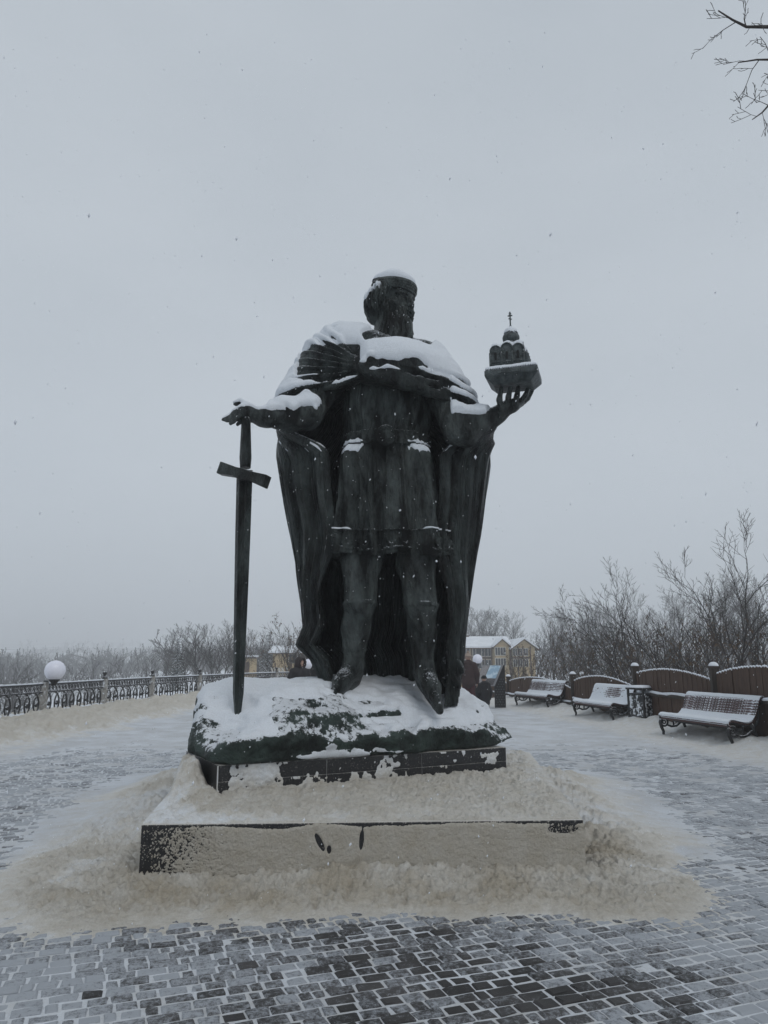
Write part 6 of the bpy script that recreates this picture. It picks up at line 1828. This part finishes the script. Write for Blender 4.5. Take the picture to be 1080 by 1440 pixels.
def conifer_meshes(seed, height, rad, n_lv=20):
    rnd = random.Random(seed)
    a = MB().tube([(0, 0, -.4), (0, 0, height * .5), (0, 0, height)], [height * .018, height * .011, .02], 7)
    b = MB()
    for k in range(n_lv):
        t = k / n_lv; z = height * (.08 + .92 * t); R = rad * (1 - t) ** .8 * rnd.uniform(.8, 1.15) + .12
        nb = int(7 + 6 * (1 - t)); a0 = rnd.uniform(0, 6)
        for j in range(nb):
            an = a0 + 6.283 * j / nb + rnd.gauss(0, .15); L_ = R * rnd.uniform(.7, 1.12)
            dr = Vector((math.cos(an), math.sin(an), 0)); sd = Vector((-dr.y, dr.x, 0))
            p0 = Vector((0, 0, z)); ps = []
            for q in range(4):
                f = q / 3; ps.append(p0 + dr * (L_ * f) + Vector((0, 0, -.28 * L_ * f ** 1.5 + .08 * L_ * f ** 4)))
            for q in range(3):
                w0, w1 = .24 * L_ * (1 - q / 3) * .9 + .05, .24 * L_ * (1 - (q + 1) / 3) * .9 + .02
                i = len(b.V)
                for p, w in ((ps[q], w0), (ps[q + 1], w1)):
                    b.V += [tuple(p - sd * w + Vector((0, 0, -w * rnd.uniform(.4, .9)))), tuple(p + Vector((0, 0, .03))), tuple(p + sd * w + Vector((0, 0, -w * rnd.uniform(.4, .9))))]
                b.Fq += [[i, i + 1, i + 4, i + 3], [i + 1, i + 2, i + 5, i + 4]]
    return a.mesh('trunk', BARK, True), b.mesh('crown', NEED, False), None
ORD = ['first', 'second', 'third', 'fourth', 'fifth', 'sixth', 'seventh', 'eighth', 'ninth', 'tenth', 'eleventh', 'twelfth', 'thirteenth', 'fourteenth', 'fifteenth', 'sixteenth', 'seventeenth', 'eighteenth', 'nineteenth', 'twentieth']
def plant(meshes, x, y, name, label, cat='tree', group=None, scale=1.0, rz=None, tilt=(0, 0), z=None):
    if z is None: z = float(terrain_z(np.array([x]), np.array([y]))[0])
    t = empty(name, (x, y, z), 0.0)
    t.rotation_euler = (tilt[0], tilt[1], random.uniform(0, 6.28) if rz is None else rz)
    t.scale = (scale,) * 3 if not isinstance(scale, tuple) else scale
    tag(t, label, cat, group)
    for nm, me in zip(('trunk', 'crown', 'dead_leaves'), meshes):
        if me:
            o = link(nm, me, t)
            if nm == 'dead_leaves': o['kind'] = 'stuff'
    return t
def at_px(px, y, py=930): return P(px, py, y)
def row(variants, items, name, tmpl, group, cat='tree', hv=None):
    """items: (px, Y, top_py); heights follow from where the top shows in the photograph"""
    items = sorted(items)
    for k, (px, y, top) in enumerate(items):
        x = at_px(px, y)[0]; z = float(terrain_z(np.array([x]), np.array([y]))[0])
        H_ = at_px(px, y, top)[2] - z
        ms, h0 = variants[k % len(variants)]
        plant(ms, x, y, name, tmpl.format(ORD[k]), cat, group, H_ / h0)
V_FAR = [(tree_meshes(500 + i, height=12, r0=.15, nch=(18, 10, 7), spread=.66, twig_r=.008, ratio=.46, first=.28, curve=.12), 12.4) for i in range(4)]
V_MID = [(tree_meshes(520 + i, height=9, r0=.10, nch=(14, 8, 6), spread=.6, twig_r=.007, ratio=.46, first=.15, curve=.14), 9.3) for i in range(4)]
V_NEAR = [(tree_meshes(540 + i, height=6, r0=.055, nch=(10, 7, 4), spread=.6, twig_r=.0055, ratio=.5, first=.22, curve=.13, tropism=.10), 6.2) for i in range(4)]
V_SHRUB = [(tree_meshes(560 + i, leaves=320, height=3.2, r0=.026, nch=(8, 6), spread=.55, twig_r=.0042, ratio=.5, first=.15, multi=6, curve=.12), 3.0) for i in range(4)]
V_CON = [(conifer_meshes(580 + i, 11, 2.6), 11) for i in range(2)]

row(V_FAR, [(652, 150, 862), (664, 146, 858), (676, 152, 859), (688, 148, 866), (700, 150, 862), (714, 146, 858), (727, 152, 862), (737, 147, 860), (751, 150, 868), (765, 146, 862), (779, 152, 860), (792, 148, 864), (806, 150, 866)],
    'bare_tree', '{} bare tree from the left in the far row behind the yellow house', 'far trees behind the yellow house')
row(V_MID, [(758, 78, 866), (780, 84, 862), (806, 80, 858), (828, 72, 868), (872, 78, 868), (903, 82, 854), (932, 74, 858), (958, 80, 850), (985, 66, 846), (1014, 70, 842), (1042, 66, 832), (1072, 60, 822)],
    'bare_tree', '{} bare grey tree from the left in the thicket beyond the wooden fence', 'middle trees beyond the wooden fence')
row(V_FAR, [(815, 100, 858), (838, 98, 850), (860, 102, 854), (882, 98, 846), (905, 102, 842), (930, 98, 836), (955, 102, 832), (980, 98, 826), (1005, 102, 822), (1030, 98, 814), (1055, 102, 808), (1080, 98, 802)],
    'bare_tree', '{} bare tree from the left in the tall hazy row on the far right slope', 'tall trees on the right slope')
row(V_CON, [(838, 70, 866), (862, 76, 872)], 'spruce', '{} dark spruce from the left among bare trees beyond the wooden fence', 'spruces on the right')
# taller young trees close behind the fence, each with its own lean
for (px, y, tpx, top, vi, rz, lab) in (
        (893, 24, 800, 826, 0, .3, 'snow-dusted bare sapling leaning far to the left over the board fence'),
        (915, 27, 862, 806, 1, 1.2, 'bare sapling with one tall crooked stem beside the leaning one'),
        (942, 25, 952, 792, 2, 2.0, 'bare young tree with upswept branches behind the middle fence post'),
        (965, 29, 985, 812, 3, 2.9, 'thin upright bare tree right of the upswept one'),
        (1006, 21, 1042, 752, 1, 4.4, 'tall bare tree leaning right behind the nearest fence panel'),
        (1060, 19, 1070, 738, 2, 5.1, 'tallest bare tree, cut by the right edge of the photo'),
        (1035, 24, 1010, 770, 0, .9, 'bare tree spreading left, between the two tallest ones')):
    b0_ = at_px(px, y); z = float(terrain_z(np.array([b0_[0]]), np.array([y]))[0])
    tp = at_px(tpx, y, top); dv = Vector((tp[0] - b0_[0], 0, tp[2] - z)); H_ = dv.length
    ms, h0 = V_NEAR[vi]
    t = plant(ms, b0_[0], y, 'bare_tree', lab, 'tree', 'young trees close behind the fence', H_ / h0, z=z)
    q = dv.to_track_quat('Z', 'Y'); t.rotation_mode = 'QUATERNION'
    from mathutils import Quaternion
    t.rotation_quaternion = Vector((0, 0, 1)).rotation_difference(dv.normalized()) @ Quaternion((0, 0, 1), rz)
row(V_SHRUB, [(722, 42, 908), (748, 40, 898), (776, 36, 886), (806, 33, 890), (834, 30, 878), (862, 32, 872), (888, 28, 880), (914, 27, 868), (942, 25, 872), (970, 24, 862), (1000, 23, 866), (1036, 21, 858), (1076, 20, 856)],
    'bare_shrub', '{} bushy bare shrub from the left along the back of the wooden fence', 'shrubs behind the wooden fence', 'shrub')
# left side
row(V_FAR, [(256, 68, 894), (266, 64, 884), (276, 70, 879), (285, 66, 877), (294, 72, 879), (303, 64, 878), (312, 70, 880), (321, 66, 884), (330, 72, 890), (339, 68, 894)], 'bare_tree', '{} tall bare tree from the left in the clump left of the sword', 'clump of tall trees left of the sword')
row(V_CON, [(250, 62, 895), (376, 96, 889)], 'spruce', '{} dark spruce from the left among the bare trees left of the cape', 'spruces on the left')
row(V_FAR, [(352, 110, 893), (364, 112, 900), (388, 116, 888), (400, 112, 892), (412, 118, 890)], 'bare_tree', '{} bare tree from the left behind the yellow pavilion', 'trees behind the pavilion')
row(V_SHRUB, [(404, 50, 866), (418, 47, 872)], 'bare_shrub', '{} tall bare shrub from the left, standing left of the cape', 'shrubs left of the cape', 'shrub')
row(V_MID, [(8, 70, 936), (20, 62, 931), (36, 75, 940), (52, 66, 938), (66, 72, 940), (92, 64, 937), (108, 78, 941), (126, 70, 930), (140, 76, 934), (152, 66, 938), (168, 72, 927), (184, 78, 923), (200, 70, 920), (214, 76, 922), (228, 72, 916), (240, 80, 912)],
    'bare_tree', '{} bare tree from the left below the railing on the valley slope', 'trees on the valley slope')
# far woods across the valley: nobody could count these
far_base = grow_tree(600, 9, .16, (10, 6), .6, twig_r=.045, ratio=.45, first=.1)
fb_V = np.array(far_base[0].V + far_base[1].V); n0 = len(far_base[0].V)
fb_F = np.array(far_base[0].Fq + [[i + n0 for i in f] for f in far_base[1].Fq])
WV, WF = [], []
rw = np.random.default_rng(5)
cnt = 0
for _ in range(900):
    px = rw.uniform(-120, 420) if _ % 6 else rw.uniform(640, 1200)
    y = rw.uniform(150, 420) if _ % 3 else rw.uniform(420, 1300)
    if px > 640: y = rw.uniform(170, 260)
    x = at_px(px, y)[0]
    z = float(terrain_z(np.array([x]), np.array([y]))[0])
    if y < 420 and vnoise(np.array([x / 60]), np.array([y / 60]), 0, 7)[0] < -.45: continue
    s = rw.uniform(.7, 1.4); a = rw.uniform(0, 6.28)
    c, s_ = math.cos(a), math.sin(a)
    V = fb_V * (s * (1 if y < 420 else 1.5)); V = np.stack([V[:, 0] * c - V[:, 1] * s_ + x, V[:, 0] * s_ + V[:, 1] * c + y, V[:, 2] + z], 1)
    WF.append(fb_F + cnt); WV.append(V); cnt += len(V)
o = link('far_wood', np_mesh('far_wood', np.concatenate(WV), np.concatenate(WF), TWIG))
tag(o, 'hazy bare woods across the valley and on the far slopes', 'wood', kind='stuff')

# big tree just outside the frame, whose branch tips hang into the top right corner
T0 = Vector((6.9, 7.6, -.1))
trk, crn = MB(), MB()
rnd = random.Random(77)
trk.tube([T0, T0 + Vector((.1, 0, 2)), T0 + Vector((0, .1, 4.5)), T0 + Vector((-.2, .1, 7)), T0 + Vector((-.1, .2, 10))], [.3, .24, .2, .15, .06], 12)
def twigs(pts, rad, lvl):
    crn.tube([Vector(p) for p in pts], rad, 5 if lvl == 0 else 4, False)
    if lvl >= 3: return
    ps = [Vector(p) for p in pts]
    nk = (6, 3, 2)[lvl]
    for k in range(nk):
        f = (.25 + .72 * (k + rnd.random() * .7) / nk) * (len(ps) - 1); i = min(int(f), len(ps) - 2); p = ps[i].lerp(ps[i + 1], f - i)
        d = (ps[i + 1] - ps[i]).normalized(); o1 = d.orthogonal().normalized(); o2 = d.cross(o1); a = rnd.uniform(0, 6.28)
        dd = (d * .8 + (o1 * math.cos(a) + o2 * math.sin(a)) * .75 + Vector((0, 0, .12))).normalized()
        L_ = (.34, .17, .09)[lvl] * rnd.uniform(.6, 1.25); r = rad[min(i + 1, len(rad) - 1)] * .6
        q = [p]; e = dd
        for _ in range(3): e = (e + Vector((rnd.gauss(0, .22), rnd.gauss(0, .22), rnd.gauss(0, .18) + .04))).normalized(); q.append(q[-1] + e * (L_ / 3))
        twigs(q, [max(r * (1 - t * .25), .0032) for t in range(4)], lvl + 1)
for start, ptsx, r0 in (((0, .1, 6.2), [(1180, 30, 7.35), (1120, 42, 7.25), (1080, 38, 7.2), (1050, 38, 7.15), (1030, 28, 7.1), (1010, 15, 7.05)], .034),
                        ((0, .1, 5.9), [(1170, 95, 7.2), (1120, 100, 7.1), (1090, 84, 7.05), (1064, 84, 7.0), (1038, 88, 6.95)], .026),
                        ((0, .1, 5.5), [(1170, 100, 7.6), (1120, 120, 7.5), (1088, 140, 7.4), (1072, 158, 7.35), (1058, 168, 7.3)], .024)):
    pts = [T0 + Vector(start)] + [Vector(P(*q)) for q in ptsx]
    n = len(pts); rad = [.06] + [r0 * (1 - .78 * i / (n - 1)) for i in range(1, n)]
    twigs(pts, rad, 0)
big = empty('bare_tree', T0); tag(big, 'bare branch tips hanging into the top right corner from a big tree outside', 'tree')
for mb, nm, mt in ((trk, 'trunk', BARK), (crn, 'crown', TWIG)):
    o = mb.obj(nm, mt, big, True); o.location = -T0

# ================================================================== AIR
zmin = min(float(gz_.min()), -30) - 1.0
HAZE_TOP = float(max(gz_.max() + 16, 30))
hm = bpy.data.materials.new('haze'); hm.use_nodes = True
hn = hm.node_tree; hn.nodes.clear()
ho = hn.nodes.new('ShaderNodeOutputMaterial'); hv = hn.nodes.new('ShaderNodeVolumePrincipled')
hv.inputs['Color'].default_value = (0.965, 0.98, 0.995, 1); hv.inputs['Density'].default_value = 0.0018; hv.inputs['Anisotropy'].default_value = 0.0
hn.links.new(hv.outputs['Volume'], ho.inputs['Volume'])
o = MB().box((0, 0, (zmin + HAZE_TOP) / 2), (9600, 9600, HAZE_TOP - zmin)).obj('haze', hm)
tag(o, 'pale winter haze filling the air over the valley', 'haze', kind='stuff')

# falling snow
rf = np.random.default_rng(21)
NF = 3200
yy = (1.6 ** 3 + rf.random(NF) * (8.6 ** 3 - 1.6 ** 3)) ** (1 / 3)
xx = (rf.random(NF) * 2 - 1) * yy * .62; zz = CAM_Z + yy * (rf.random(NF) * 1.32 - .34)
FV, FF = [], []
octv = np.array([(1, 0, 0), (-1, 0, 0), (0, 1, 0), (0, -1, 0), (0, 0, 1), (0, 0, -1)], float)
octf = np.array([(0, 2, 4), (2, 1, 4), (1, 3, 4), (3, 0, 4), (2, 0, 5), (1, 2, 5), (3, 1, 5), (0, 3, 5)])
for i in range(NF):
    s = rf.uniform(.0012, .0042) * (1 if rf.random() < .93 else 1.5)
    v = octv * s * np.array((rf.uniform(.7, 1.1), rf.uniform(.7, 1.1), rf.uniform(.9, 2.2)))
    v[:, 0] += v[:, 2] * rf.uniform(-.2, .5)
    FV.append(v + (xx[i], yy[i], max(zz[i], .1))); FF.append(octf + 6 * i)
o = link('falling_snow', np_mesh('falling_snow', np.concatenate(FV), np.concatenate(FF), FLAKE))
tag(o, 'small snowflakes drifting down through the air', 'snow', kind='stuff')
